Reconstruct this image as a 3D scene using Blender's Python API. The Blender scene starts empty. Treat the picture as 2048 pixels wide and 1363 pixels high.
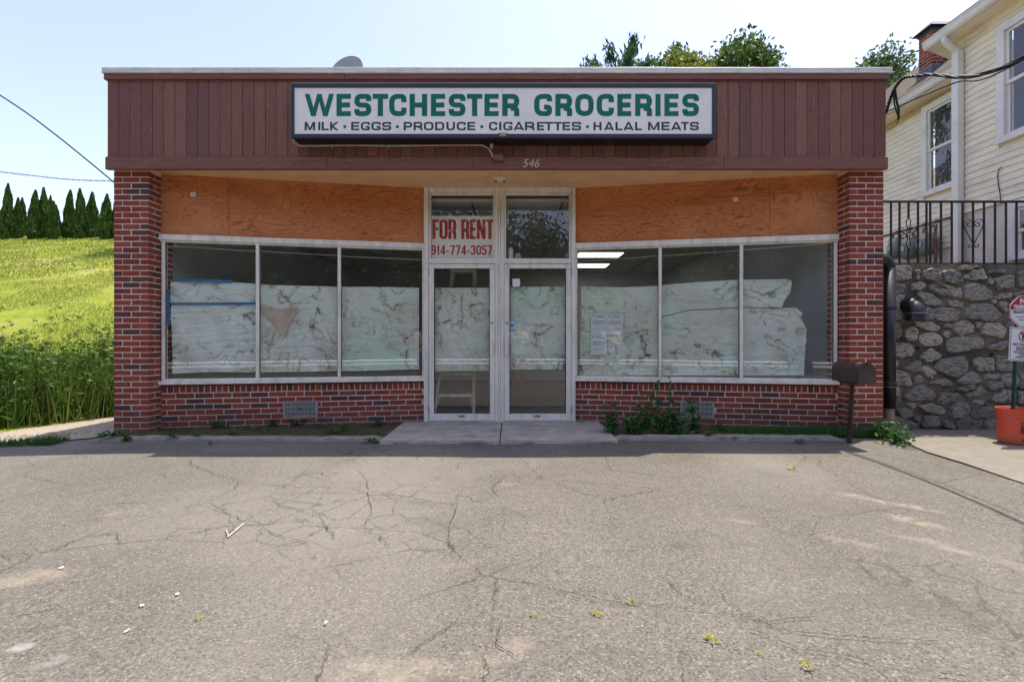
import bpy, bmesh, math, random
import numpy as np
from mathutils import Vector, Matrix
random.seed(7); rng = np.random.default_rng(11)
R = math.radians
S = bpy.context.scene
# ------------------------------------------------------------------ camera, sky, sun, exposure
CZ = 1.09; F = 990.0
cam = bpy.data.objects.new('camera', bpy.data.cameras.new('camera'))
S.collection.objects.link(cam)
cam.location = (0, 0, CZ); cam.rotation_euler = (R(90), 0, 0)
cam.data.sensor_width = 36.0; cam.data.lens = F / 2048 * 36.0
cam.data.clip_start = 0.05; cam.data.clip_end = 2000
S.camera = cam
SUNV = Vector((0.263, 0.193, 1.0)).normalized()
world = bpy.data.worlds.new('World'); S.world = world; world.use_nodes = True
wn = world.node_tree.nodes; wl = world.node_tree.links
sky = wn.new('ShaderNodeTexSky'); sky.sky_type = 'NISHITA'; sky.sun_disc = False
sky.sun_elevation = math.asin(SUNV.z); sky.sun_rotation = math.atan2(SUNV.x, SUNV.y)
sky.air_density = 1.0; sky.dust_density = 1.7; sky.ozone_density = 1.0; sky.altitude = 50
hsv = wn.new('ShaderNodeHueSaturation'); hsv.inputs['Saturation'].default_value = 0.86; hsv.inputs['Hue'].default_value = 0.518
wl.new(sky.outputs[0], hsv.inputs['Color']); wl.new(hsv.outputs[0], wn['Background'].inputs[0]); wn['Background'].inputs[1].default_value = 0.128
sun = bpy.data.objects.new('sun', bpy.data.lights.new('sun', 'SUN'))
S.collection.objects.link(sun)
sun.data.energy = 2.85; sun.data.angle = R(0.55); sun.data.color = (1.0, 0.94, 0.84)
sun.rotation_euler = SUNV.to_track_quat('Z', 'Y').to_euler(); sun.location = (6, 5, 20)
S.view_settings.view_transform = 'Standard'; S.view_settings.look = 'None'
S.view_settings.gamma = 1.0; S.view_settings.exposure = 1.42
S.cycles.max_bounces = 8; S.cycles.transparent_max_bounces = 16

# ------------------------------------------------------------------ helpers
def P(px, py, Y):
    return Vector(((px - 1024) * Y / F, Y, CZ + (681 - py) * Y / F))
WL = {}
def link(o): S.collection.objects.link(o); return o
def props(o, label=None, cat=None, group=None, kind=None):
    if label: o['label'] = label
    if cat: o['category'] = cat
    if group: o['group'] = group
    if kind: o['kind'] = kind
    return o
def thing(name, loc, label, cat, group=None):
    o = link(bpy.data.objects.new(name, None)); o.location = loc
    o.empty_display_size = 0.1
    WL[o.name] = Vector(loc)
    return props(o, label, cat, group)
def wloc(o): return WL[o.name] if o else Vector((0, 0, 0))
def place(o, parent, origin):
    o.location = origin - (wloc(parent) if parent else Vector((0, 0, 0)))
    if parent: o.parent = parent
    WL[o.name] = origin.copy()
    return o
def obj(name, V, Fc, mat, parent=None, origin=None, smooth=False):
    V = np.asarray([tuple(v) for v in V], dtype=float) if not isinstance(V, np.ndarray) else V
    if origin is None:
        origin = wloc(parent) if parent else Vector((0, 0, 0))
        if not parent and len(V):
            origin = Vector((float(V[:, 0].mean()), float(V[:, 1].mean()), float(V[:, 2].min())))
    origin = Vector(origin)
    me = bpy.data.meshes.new(name)
    me.from_pydata((V - np.array(origin)).tolist(), [], Fc)
    if mat: me.materials.append(mat)
    if smooth: me.polygons.foreach_set('use_smooth', [True] * len(me.polygons))
    o = link(bpy.data.objects.new(name, me))
    return place(o, parent, origin)
def quads_obj(name, V4, mat, parent=None, origin=(0, 0, 0), nv=4):
    """V4: (N,nv,3) float array of loose polygons"""
    N = V4.shape[0]; origin = Vector(origin)
    V = (V4.reshape(-1, 3) - np.array(origin)).astype(np.float32)
    me = bpy.data.meshes.new(name)
    me.vertices.add(N * nv); me.vertices.foreach_set('co', V.ravel())
    me.loops.add(N * nv); me.loops.foreach_set('vertex_index', np.arange(N * nv, dtype=np.int32))
    me.polygons.add(N)
    me.polygons.foreach_set('loop_start', np.arange(0, N * nv, nv, dtype=np.int32))
    me.polygons.foreach_set('loop_total', np.full(N, nv, dtype=np.int32))
    me.update(calc_edges=True); me.validate()
    if mat: me.materials.append(mat)
    o = link(bpy.data.objects.new(name, me))
    return place(o, parent, origin)
class MB:
    def __init__(s, M=None): s.v = []; s.f = []; s.M = M
    def add(s, vs, fs):
        b = len(s.v)
        for v in vs:
            v = Vector(v); s.v.append(s.M @ v if s.M else v)
        s.f += [[b + i for i in f] for f in fs]; return s
    def box(s, x0, x1, y0, y1, z0, z1):
        vs = [(x0,y0,z0),(x1,y0,z0),(x1,y1,z0),(x0,y1,z0),(x0,y0,z1),(x1,y0,z1),(x1,y1,z1),(x0,y1,z1)]
        return s.add(vs, [(3,2,1,0),(4,5,6,7),(0,1,5,4),(1,2,6,5),(2,3,7,6),(3,0,4,7)])
    def cbox(s, x0, x1, y0, y1, z0, z1, c=0.004, j=0.0):
        """box whose -y face is chamfered"""
        r = lambda: random.uniform(-j, j)
        a = [(x0+r(),y0+c,z0+r()),(x1+r(),y0+c,z0+r()),(x1+r(),y0+c,z1+r()),(x0+r(),y0+c,z1+r())]
        f = [(a[0][0]+c,y0,a[0][2]+c),(a[1][0]-c,y0,a[1][2]+c),(a[2][0]-c,y0,a[2][2]-c),(a[3][0]+c,y0,a[3][2]-c)]
        b = [(x0,y1,z0),(x1,y1,z0),(x1,y1,z1),(x0,y1,z1)]
        q = [(8,9,10,11)]
        for i in range(4):
            k = (i+1) % 4; q += [(i,k,8+k,8+i),(4+i,4+k,k,i)]
        q += [(7,6,5,4)]
        return s.add(a + b + f, q)
    def tube(s, path, rad, n=8, cap=True):
        path = [Vector(p) for p in path]; k = len(path)
        rads = rad if isinstance(rad, (list, tuple)) else [rad] * k
        vs = []; up = None
        for i, p in enumerate(path):
            t = (path[min(i+1,k-1)] - path[max(i-1,0)]).normalized()
            if up is None:
                up = Vector((0,0,1)) if abs(t.z) < .9 else Vector((1,0,0))
            a = t.cross(up); a = a.normalized() if a.length > 1e-6 else t.orthogonal().normalized()
            b = a.cross(t).normalized(); up = b
            for j in range(n):
                an = 2*math.pi*j/n
                vs.append(p + (a*math.cos(an) + b*math.sin(an)) * rads[i])
        fs = []
        for i in range(k-1):
            for j in range(n):
                fs.append((i*n+j, i*n+(j+1)%n, (i+1)*n+(j+1)%n, (i+1)*n+j))
        if cap: fs += [tuple(range(n-1,-1,-1)), tuple(range((k-1)*n, k*n))]
        return s.add(vs, fs)
    def lathe(s, c, prof, n=24, axis='z'):
        """prof: list of (r, h)"""
        c = Vector(c); vs = []; k = len(prof)
        for r, h in prof:
            for j in range(n):
                a = 2*math.pi*j/n
                d = Vector((r*math.cos(a), r*math.sin(a), h))
                if axis == 'y': d = Vector((d.x, d.z, -d.y))
                if axis == 'x': d = Vector((d.z, d.y, -d.x))
                vs.append(c + d)
        fs = [(i*n+j, i*n+(j+1)%n, (i+1)*n+(j+1)%n, (i+1)*n+j) for i in range(k-1) for j in range(n)]
        return s.add(vs, fs)
    def prism(s, poly, y0, y1):
        """poly: (x,z) list, extruded along y"""
        n = len(poly)
        vs = [(x,y0,z) for x,z in poly] + [(x,y1,z) for x,z in poly]
        fs = [tuple(range(n)), tuple(range(2*n-1,n-1,-1))] + [(i+n,(i+1)%n+n,(i+1)%n,i) for i in range(n)]
        return s.add(vs, fs)
    def build(s, name, mat, parent=None, origin=None, smooth=False):
        return obj(name, s.v, s.f, mat, parent, origin, smooth)
def plan(x0, y0, x1, y1):
    """frame: local x along the wall in plan, local -y outward (to the street), z up"""
    u = Vector((x1-x0, y1-y0, 0)); L = u.length; u.normalize()
    n = Vector((-u.y, u.x, 0))
    M = Matrix(((u.x, n.x, 0, x0), (u.y, n.y, 0, y0), (0, 0, 1, 0), (0, 0, 0, 1)))
    return M, L
def ordinal(i):
    return ['first','second','third','fourth','fifth','sixth','seventh','eighth','ninth','tenth','eleventh','twelfth',
            'thirteenth','fourteenth','fifteenth','sixteenth','seventeenth','eighteenth'][i]

# ------------------------------------------------------------------ materials
class NT:
    def __init__(s, name):
        s.m = bpy.data.materials.new(name); s.m.use_nodes = True
        s.n = s.m.node_tree.nodes; s.l = s.m.node_tree.links
        s.b = s.n['Principled BSDF']; s.out = s.n['Material Output']
        s.geo = s.n.new('ShaderNodeNewGeometry')
    def new(s, t, **k):
        n = s.n.new(t)
        for a, v in k.items(): setattr(n, a, v)
        return n
    def set(s, sock, v):
        if hasattr(v, 'is_linked') or isinstance(v, bpy.types.NodeSocket): s.l.new(v, sock)
        else: sock.default_value = v
    def pos(s): return s.geo.outputs['Position']
    def mapped(s, scale=(1,1,1), rot=(0,0,0), src=None):
        n = s.new('ShaderNodeMapping'); s.l.new(src or s.pos(), n.inputs[0])
        n.inputs['Scale'].default_value = scale; n.inputs['Rotation'].default_value = rot
        return n.outputs[0]
    def noise(s, scale, detail=4, rough=.55, vec=None, dist=0.0, out=0):
        n = s.new('ShaderNodeTexNoise'); s.l.new(vec or s.pos(), n.inputs['Vector'])
        n.inputs['Scale'].default_value = scale; n.inputs['Detail'].default_value = detail
        n.inputs['Roughness'].default_value = rough; n.inputs['Distortion'].default_value = dist
        return n.outputs[out]
    def voro(s, scale, feature='F1', vec=None, out=0, rand=1.0):
        n = s.new('ShaderNodeTexVoronoi', feature=feature); s.l.new(vec or s.pos(), n.inputs['Vector'])
        n.inputs['Scale'].default_value = scale; n.inputs['Randomness'].default_value = rand
        return n.outputs[out]
    def ramp(s, fac, stops, interp='LINEAR'):
        n = s.new('ShaderNodeValToRGB'); s.l.new(fac, n.inputs[0]); cr = n.color_ramp; cr.interpolation = interp
        while len(cr.elements) > 1: cr.elements.remove(cr.elements[-1])
        for i, (p, c) in enumerate(stops):
            e = cr.elements[0] if i == 0 else cr.elements.new(p)
            e.position = p
            c = (c, c, c) if isinstance(c, (int, float)) else c
            e.color = (*c, 1)
        return n.outputs[0]
    def mix(s, fac, a, b, mode='MIX'):
        n = s.new('ShaderNodeMix', data_type='RGBA', blend_type=mode)
        s.set(n.inputs[0], fac)
        for k, v in ((6, a), (7, b)):
            if isinstance(v, tuple): v = (*v, 1) if len(v) == 3 else v
            s.set(n.inputs[k], v)
        return n.outputs[2]
    def math(s, op, a, b=0.0, clamp=False):
        n = s.new('ShaderNodeMath', operation=op, use_clamp=clamp)
        s.set(n.inputs[0], a); s.set(n.inputs[1], b); return n.outputs[0]
    def rand(s):
        oi = s.new('ShaderNodeObjectInfo')
        return s.math('FRACT', s.math('ADD', oi.outputs['Random'], s.geo.outputs['Random Per Island']))
    def bump(s, h, strength=.3, dist=.01):
        n = s.new('ShaderNodeBump'); n.inputs['Strength'].default_value = strength
        n.inputs['Distance'].default_value = dist; s.l.new(h, n.inputs['Height'])
        s.l.new(n.outputs[0], s.b.inputs['Normal'])
    def col(s, c):
        if isinstance(c, tuple): c = (*c, 1)
        s.set(s.b.inputs['Base Color'], c)
    def done(s, rough=.7, spec=.3, metal=0.0):
        s.set(s.b.inputs['Roughness'], rough); s.b.inputs['Specular IOR Level'].default_value = spec
        s.b.inputs['Metallic'].default_value = metal; return s.m
def simple(name, c, rough=.6, var=.12, scale=8.0, bump=.08, spec=.3, metal=0.0, dirt=None, stretch=(1,1,1)):
    t = NT(name); v = t.mapped(stretch)
    n = t.noise(scale, 5, .6, v)
    a = tuple(x*(1-var) for x in c); b = tuple(min(1, x*(1+var)) for x in c)
    col = t.mix(t.ramp(n, [(.3, 0), (.7, 1)]), a, b)
    if dirt:
        d = t.ramp(t.noise(scale*.37+1.3, 6, .65, v), [(.48, 0), (.72, 1)])
        col = t.mix(t.math('MULTIPLY', d, dirt[1]), col, dirt[0])
    t.col(col)
    if bump: t.bump(t.noise(scale*6, 4, .6, v), bump, .01)
    return t.done(rough, spec, metal)
M = {}
def brick_mat(name, dark=.13, grime=True):
    t = NT(name); r = t.rand()
    c = t.ramp(r, [(0,(.085,.046,.040)),(dark*.6,(.11,.052,.042)),(dark,(.17,.05,.036)),(dark+.12,(.24,.048,.030)),(.6,(.30,.056,.032)),(.85,(.35,.075,.040)),(1,(.26,.060,.040))])
    n = t.noise(60, 5, .7); c = t.mix(t.ramp(n, [(.35,.0),(.75,.45)]), c, (.10,.045,.04))
    pale = t.ramp(t.noise(1.7, 5, .6), [(.64,0),(.80,.16)]); c = t.mix(pale, c, (.42,.30,.28))
    if grime:
        z = t.new('ShaderNodeSeparateXYZ'); t.l.new(t.pos(), z.inputs[0])
        g = t.math('MULTIPLY', t.ramp(z.outputs[2], [(0.0,1),(.35,0)]), t.ramp(t.noise(4,4),[(.3,.2),(.7,.75)]))
        c = t.mix(g, c, (.10,.075,.06))
    t.col(c); t.bump(t.noise(140, 4, .7), .35, .004); return t.done(.85, .2)
M['brick'] = brick_mat('brick_red')
t = NT('mortar'); n = t.noise(45, 5, .7)
c = t.mix(t.ramp(n, [(.3,0),(.7,1)]), (.66,.545,.44), (.82,.71,.59))
z = t.new('ShaderNodeSeparateXYZ'); t.l.new(t.pos(), z.inputs[0])
c = t.mix(t.math('MULTIPLY', t.ramp(z.outputs[2], [(0,1),(.4,0)]), .6), c, (.24,.2,.17)); t.col(c)
t.bump(t.noise(200,4,.7), .5, .004); M['mortar'] = t.done(.95, .1)
# stained wood of the fascia
t = NT('maroon_stained_wood'); r = t.rand()
v = t.mapped((9, 9, .7)); g = t.noise(7, 6, .65, v)
c = t.ramp(r, [(0,(.175,.066,.044)),(.5,(.225,.088,.058)),(1,(.285,.122,.080))])
c = t.mix(t.ramp(g, [(.35,.0),(.75,.55)]), c, (.115,.048,.042))
w = t.math('MULTIPLY', t.ramp(t.noise(24, 6, .75, t.mapped((2.5,2.5,.5))), [(.59,0),(.68,1)]), t.ramp(t.noise(1.1, 3), [(.46,0),(.60,1)]))
c = t.mix(t.math('MULTIPLY', w, .75), c, (.42,.30,.27)); c = t.mix(t.ramp(t.voro(5.5), [(.035,.9),(.06,0)]), c, (.02,.012,.012)); c = t.mix(t.ramp(t.noise(1.6, 4, .6, t.mapped((1,1,.35))), [(.5,0),(.72,.5)]), c, (.16,.10,.09)); t.col(c)
t.bump(t.noise(26, 6, .7, v), .35, .006); M['fascia'] = t.done(.62, .3)
t = NT('maroon_trim_wood'); v = t.mapped((.7, 9, 9)); g = t.noise(7, 6, .65, v)
c = t.mix(t.ramp(g, [(.35,0),(.75,1)]), (.24,.098,.068), (.145,.056,.041))
w = t.math('MULTIPLY', t.ramp(t.noise(20, 6, .75, t.mapped((.6,2.5,3.5))), [(.61,0),(.68,1)]), t.ramp(t.noise(1.3, 3), [(.46,0),(.6,1)]))
c = t.mix(t.math('MULTIPLY', w, .85), c, (.52,.37,.31)); t.col(c)
t.bump(t.noise(26, 6, .7, v), .35, .006); M['trim'] = t.done(.6, .3)
# plywood: stretched contour grain
t = NT('orange_plywood'); v = t.mapped((.55, .55, 2.6)); oi = t.new('ShaderNodeObjectInfo')
va = t.new('ShaderNodeVectorMath', operation='ADD'); t.l.new(v, va.inputs[0]); t.l.new(oi.outputs['Random'], va.inputs[1])
n1 = t.noise(1.5, 3, .5, va.outputs[0], .8)
ring = t.math('FRACT', t.math('MULTIPLY', n1, 23))
c = t.ramp(ring, [(0,(.24,.058,.017)),(.09,(.38,.108,.031)),(.25,(.56,.195,.064)),(.75,(.60,.215,.072)),(.95,(.46,.145,.044)),(1,(.24,.058,.017))])
c = t.mix(t.ramp(t.noise(.9, 4), [(.4,0),(.7,.55)]), c, (.70,.31,.12))
kn = t.voro(2.4, vec=t.mapped((.8,.8,1.6))); c = t.mix(t.ramp(kn, [(.03,.9),(.10,0)]), c, (.14,.045,.018)); c = t.mix(t.ramp(t.noise(2.2, 5, .65, t.mapped((1,1,1.5))), [(.5,0),(.68,.55)]), c, (.40,.13,.042)); 
fib = t.noise(90, 3, .6, t.mapped((.12,.12,1))); c = t.mix(t.ramp(fib, [(.4,0),(.75,.4)]), c, (.30,.10,.035)); t.col(c)
t.bump(ring, .08, .003); M['ply'] = t.done(.6, .3)
M['soffit'] = simple('tan_painted_soffit', (.86,.55,.31), .7, .1, 3, .06, dirt=((.50,.25,.11), .35))
M['alu'] = simple('weathered_white_aluminium', (.82,.755,.65), .45, .08, 5, .03, .4, dirt=((.42,.36,.29), .6), stretch=(3,3,.8))
M['alu2'] = simple('door_white_aluminium', (.80,.74,.64), .45, .08, 5, .03, .4, dirt=((.42,.38,.32), .6), stretch=(3,3,.6))
M['coping'] = simple('galvanised_coping_metal', (.68,.64,.57), .5, .12, 3, .03, .4, .2, dirt=((.36,.34,.31), .6), stretch=(2,2,8))
M['dark'] = simple('gasket_and_shade_black', (.02,.02,.02), .7, .1)  # gasket black, also painted shade inside the vents and weep pipes
M['black'] = simple('black_plastic_pipe', (.014,.014,.016), .38, .2, 6, .03, .5, dirt=((.06,.055,.05), .6))
M['iron'] = simple('black_wrought_iron', (.018,.017,.016), .5, .2, 20, .2, .4, dirt=((.06,.03,.018), .5))
M['steel'] = simple('grey_steel', (.35,.35,.35), .4, .1, 10, .05, .5, .7)
M['conc'] = simple('worn_concrete', (.40,.355,.295), .9, .18, 7, .35, .15, dirt=((.19,.17,.145), .7))
M['kerbc'] = simple('old_edging_concrete', (.29,.26,.22), .92, .2, 9, .5, .1, dirt=((.12,.11,.08), .7))
M['dirt'] = simple('bare_soil', (.10,.075,.05), .95, .3, 12, .8, .1)
def glass(name, dust=.02, tint=(.975,.985,.975)):
    t = NT(name); t.n.remove(t.b)
    lw = t.new('ShaderNodeLayerWeight'); lw.inputs[0].default_value = .5
    f = t.math('ADD', t.math('MULTIPLY', t.math('POWER', lw.outputs['Facing'], 4.0), .85), .11, True)
    tr = t.new('ShaderNodeBsdfTransparent'); tr.inputs[0].default_value = (*tint, 1)
    gl = t.new('ShaderNodeBsdfGlossy'); gl.inputs['Roughness'].default_value = 0.0
    wv = t.new('ShaderNodeBump'); wv.inputs['Strength'].default_value = .02; wv.inputs['Distance'].default_value = .02
    t.l.new(t.noise(1.6, 1, .4), wv.inputs['Height']); t.l.new(wv.outputs[0], gl.inputs['Normal'])
    df = t.new('ShaderNodeBsdfDiffuse'); df.inputs[0].default_value = (.6,.62,.6,1)
    m1 = t.new('ShaderNodeMixShader'); t.l.new(f, m1.inputs[0]); t.l.new(tr.outputs[0], m1.inputs[1]); t.l.new(gl.outputs[0], m1.inputs[2])
    m2 = t.new('ShaderNodeMixShader'); d = t.math('MULTIPLY', t.ramp(t.noise(2.2, 5, .65, t.mapped((1,1,.4))), [(.3,.4),(.8,1.9)]), dust)
    t.l.new(d, m2.inputs[0]); t.l.new(m1.outputs[0], m2.inputs[1]); t.l.new(df.outputs[0], m2.inputs[2])
    t.l.new(m2.outputs[0], t.out.inputs[0]); return t.m
M['glass'] = glass('dusty_window_glass'); M['glass_milky'] = glass('hazy_window_glass', .09)
M['hglass'] = glass('house_window_glass', .02)
# stained paper
def paper(name, seed, green=(.6,.7,.6)):
    k_ = .75+.45*((seed*1.618) % 1); t = NT(name); m = t.mapped((k_,k_,k_*(1.0+.5*((seed*2.3) % 1)))); mp = m.node; mp.inputs['Location'].default_value = (seed*3.1, seed*1.7, seed*2.3)
    w1 = t.noise(1.3, 3, .5, m)
    jag = t.noise(34, 5, .72, m, out=1)
    vm = t.new('ShaderNodeVectorMath', operation='MULTIPLY_ADD'); t.l.new(jag, vm.inputs[0]); vm.inputs[1].default_value = (.12,.12,.12); t.l.new(m, vm.inputs[2])
    n = t.noise(2.3, 2, .5, vm.outputs[0], .3)
    line = t.math('ABSOLUTE', t.math('SUBTRACT', t.math('FRACT', t.math('MULTIPLY', n, 6.5)), .5))
    lm = t.ramp(line, [(0,1),(.02,.85),(.045,0)])
    zone = t.ramp(t.noise(1.7, 3, .55, m), [(.41,.06),(.53,1)])
    halo = t.ramp(line, [(0,.38),(.2,0)])
    base = t.mix(t.ramp(w1, [(.36,0),(.66,1)]), green, (.82,.79,.68))
    base = t.mix(t.ramp(t.noise(1.9, 3, .5, m), [(.49,0),(.66,.55)]), base, (.66,.58,.46))
    base = t.mix(t.math('MULTIPLY', halo, zone), base, (.42,.34,.23))
    br = t.noise(30, 4, .7, t.mapped((1,1,.38), src=m)); brush = t.math('MULTIPLY', t.ramp(br, [(.57,0),(.64,1)]), t.math('MULTIPLY', t.ramp(line, [(0,1),(.16,.7),(.24,0)]), t.ramp(t.noise(2.6, 2, .5, m), [(.52,0),(.60,1)])))
    base = t.mix(t.math('MULTIPLY', lm, zone), base, (.17,.105,.055))
    base = t.mix(brush, base, (.20,.125,.06))
    n2 = t.noise(4.6, 2, .5, vm.outputs[0], .4); l2 = t.math('ABSOLUTE', t.math('SUBTRACT', t.math('FRACT', t.math('MULTIPLY', n2, 4.5)), .5))
    z2 = t.ramp(t.noise(1.7, 3, .55, t.mapped((1,1,1), (.3,.9,.1), src=m)), [(.51,0),(.63,.75)])
    base = t.mix(t.math('MULTIPLY', t.ramp(l2, [(0,1),(.03,.7),(.07,0)]), z2), base, (.22,.15,.085))
    sp = t.noise(55, 4, .75, t.mapped((1,1,.5), src=m)); base = t.mix(t.math('MULTIPLY', t.ramp(sp, [(.60,0),(.66,1)]), t.ramp(t.noise(2.9, 3, .6, t.mapped((1,1,1.6), (.1,.4,.2), src=m)), [(.53,0),(.60,.9)])), base, (.20,.13,.065)); t.col(base)
    t.bump(t.math('ADD', t.noise(5, 4, .6, t.mapped((1,1,3.2), src=m), .6), t.math('MULTIPLY', t.noise(14, 4, .6, m), .4)), .7, .045)
    return t.done(.8, .2)
PAPER = [paper('stained_paper_%s' % w, i*1.37+.4, g) for i, (w, g) in enumerate((('a',(.82,.88,.77)),('b',(.73,.84,.69)),('c',(.64,.80,.62)),('d',(.68,.77,.58)),('e',(.70,.84,.69))))]
M['foldpaper'] = simple('brown_back_of_paper', (.56,.43,.31), .8, .2, 6, .3, .2)
M['bluetape'] = simple('blue_masking_tape', (.03,.19,.42), .6, .15, 12, .05)
M['whitepaper'] = simple('white_notice_paper', (.74,.74,.69), .7, .04, 4, .02)
M['ink'] = simple('grey_print', (.13,.16,.18), .8, .1)
M['signface'] = simple('white_sign_face', (.88,.82,.70), .35, .03, 2, .0, .4, dirt=((.52,.50,.44), .35))
M['signframe'] = simple('dark_blue_sign_frame', (.030,.036,.046), .45, .2, 6, .05, .4)
M['signbox'] = simple('black_sign_cabinet', (.015,.013,.013), .6, .3, 8, .1, dirt=((.07,.06,.055), .5))
M['green'] = simple('green_vinyl', (.0,.14,.095), .4, .05, 3, 0)
M['navy'] = simple('slate_vinyl', (.035,.045,.06), .4, .05, 3, 0)
M['red'] = simple('red_vinyl', (.46,.012,.014), .45, .2, 16, 0, dirt=((.50,.08,.06), .3))
M['rentface'] = simple('white_rent_board', (.88,.84,.72), .5, .05, 5, 0)
M['gold'] = simple('gold_numerals', (.55,.43,.22), .4, .1, 10, 0, .5, .5)
M['cream'] = simple('cream_conduit', (.55,.46,.36), .5, .12, 15, .05)
M['boxpink'] = simple('maroon_junction_box', (.17,.08,.075), .5, .1, 10, .05)
M['vent'] = simple('grey_vent_metal', (.40,.39,.36), .5, .15, 14, .05, .4, .3)
M['mailbox'] = simple('brown_mailbox_metal', (.062,.036,.027), .5, .25, 9, .12, .4, dirt=((.11,.075,.055), .6))
M['rust'] = simple('rusty_post', (.055,.032,.022), .8, .35, 25, .5, .2)
# ------------------------------------------------------------------ stroke lettering
def rpath(pts, r, closed=False, seg=5):
    """round the corners of a polyline (2D)"""
    out = []; n = len(pts)
    for i, p in enumerate(pts):
        p = Vector(p)
        if not closed and i in (0, n-1): out.append(p); continue
        a = Vector(pts[i-1]); b = Vector(pts[(i+1) % n])
        da = a-p; db = b-p
        rr = min(r, da.length*.5, db.length*.5)
        if rr < 1e-4 or abs(da.normalized().cross(db.normalized()) if False else da.x*db.y-da.y*db.x) < 1e-6: out.append(p); continue
        p0 = p + da.normalized()*rr; p1 = p + db.normalized()*rr
        for k in range(seg+1):
            t = k/seg; out.append(p0*(1-t)**2 + p*2*t*(1-t) + p1*t*t)
    return out
def glyph(ch, wx, wy, r):
    """list of strokes in a unit box: ('p', path, closed) ribbons or ('d', x0,y0,x1,y1,w) slanted bars or ('q', 4 points)"""
    a, b = wx/2, wy/2; L, Rr, T, B, Mm = a, 1-a, 1-b, b, .5
    p = lambda *pts: ('p', list(pts), False); c = lambda *pts: ('p', list(pts), True)
    G = {
     'I': [p((.5,0),(.5,1))], 'L': [p((L,1),(L,B),(1,B))], 'T': [p((0,T),(1,T)), p((.5,0),(.5,1-wy))],
     'E': [p((1,T),(L,T),(L,B),(1,B)), p((wx,Mm),(.94,Mm))], 'F': [p((1,T),(L,T),(L,0)), p((wx,Mm+.02),(.9,Mm+.02))],
     'H': [p((L,0),(L,1)), p((Rr,0),(Rr,1)), p((wx,Mm),(1-wx,Mm))],
     'O': [c((L,T),(L,B),(Rr,B),(Rr,T))], '0': [c((L,T),(L,B),(Rr,B),(Rr,T))],
     'C': [p((Rr,.62),(Rr,T),(L,T),(L,B),(Rr,B),(Rr,.38))],
     'G': [p((Rr,.66),(Rr,T),(L,T),(L,B),(Rr,B),(Rr,.52-b),(.55,.52-b))],
     'S': [p((Rr,.68),(Rr,T),(L,T),(L,Mm),(Rr,Mm),(Rr,B),(L,B),(L,.32))],
     'U': [p((L,1),(L,B),(Rr,B),(Rr,1))], 'J': [p((L,.3),(L,B),(Rr,B),(Rr,1))],
     'D': [c((L,T),(L,B),(Rr,B),(Rr,T))], 'P': [p((L,0),(L,T),(Rr,T),(Rr,.42),(wx,.42))],
     'R': [p((L,0),(L,T),(Rr,T),(Rr,.46),(wx,.46)), p((.5,.46-b),(Rr,.46-b),(Rr,0))],
     'B': [c((L,T),(L,B),(Rr,B),(Rr,T)), p((wx,Mm),(1-wx,Mm))],
     'K': [p((L,0),(L,1)), ('d',wx*1.0,.5,1-wx*.65,1,wx*1.25), ('d',wx*1.0,.5,1-wx*.65,0,wx*1.25)],
     'W': [('d',wx*.48,1,.30,0,wx*.92), ('d',.30,0,.5,1,wx*.8), ('d',.5,1,.70,0,wx*.8), ('d',.70,0,1-wx*.48,1,wx*.92)],
     'M': [p((L,0),(L,1)), p((Rr,0),(Rr,1)), ('d',wx*.6,1,.5,.05,wx*.9), ('d',.5,.05,1-wx*.6,1,wx*.9)],
     'N': [p((L,0),(L,1)), p((Rr,0),(Rr,1)), ('d',wx*.6,1,1-wx*.6,0,wx*.9)],
     'A': [('d',wx*.5,0,.5,1,wx*.95), ('d',1-wx*.5,0,.5,1,wx*.95), p((.22,.24),(.78,.24))],
     'V': [('d',wx*.5,1,.5,0,wx*.95), ('d',1-wx*.5,1,.5,0,wx*.95)],
     'Y': [('d',wx*.5,1,.5,.45,wx*.95), ('d',1-wx*.5,1,.5,.45,wx*.95), p((.5,0),(.5,.5))],
     '1': [p((.58,0),(.58,1)), ('d',.2,.72,.58,.97,wx*.8)], '7': [p((0,T),(1,T)), ('d',.36,0,1-wx*.55,1-wy,wx*1.05)],
     '4': [p((.74,0),(.74,1)), p((0,.27),(1,.27)), ('d',wx*.4,.27,.70,1,wx*.8)],
     '9': [c((L,T),(L,.46),(Rr,.46),(Rr,T)), p((Rr,.5),(Rr,B),(L,B),(L,.26))],
     '3': [p((L,.74),(L,T),(Rr,T),(Rr,.53),(.4,.53)), p((.4,.52),(Rr,.52),(Rr,B),(L,B),(L,.26))],
     '5': [p((.95,T),(L,T),(L,.56),(Rr,.56),(Rr,B),(L,B),(L,.25))],
     '-': [p((.1,.36),(.9,.36))],
    }
    return G[ch]
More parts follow.
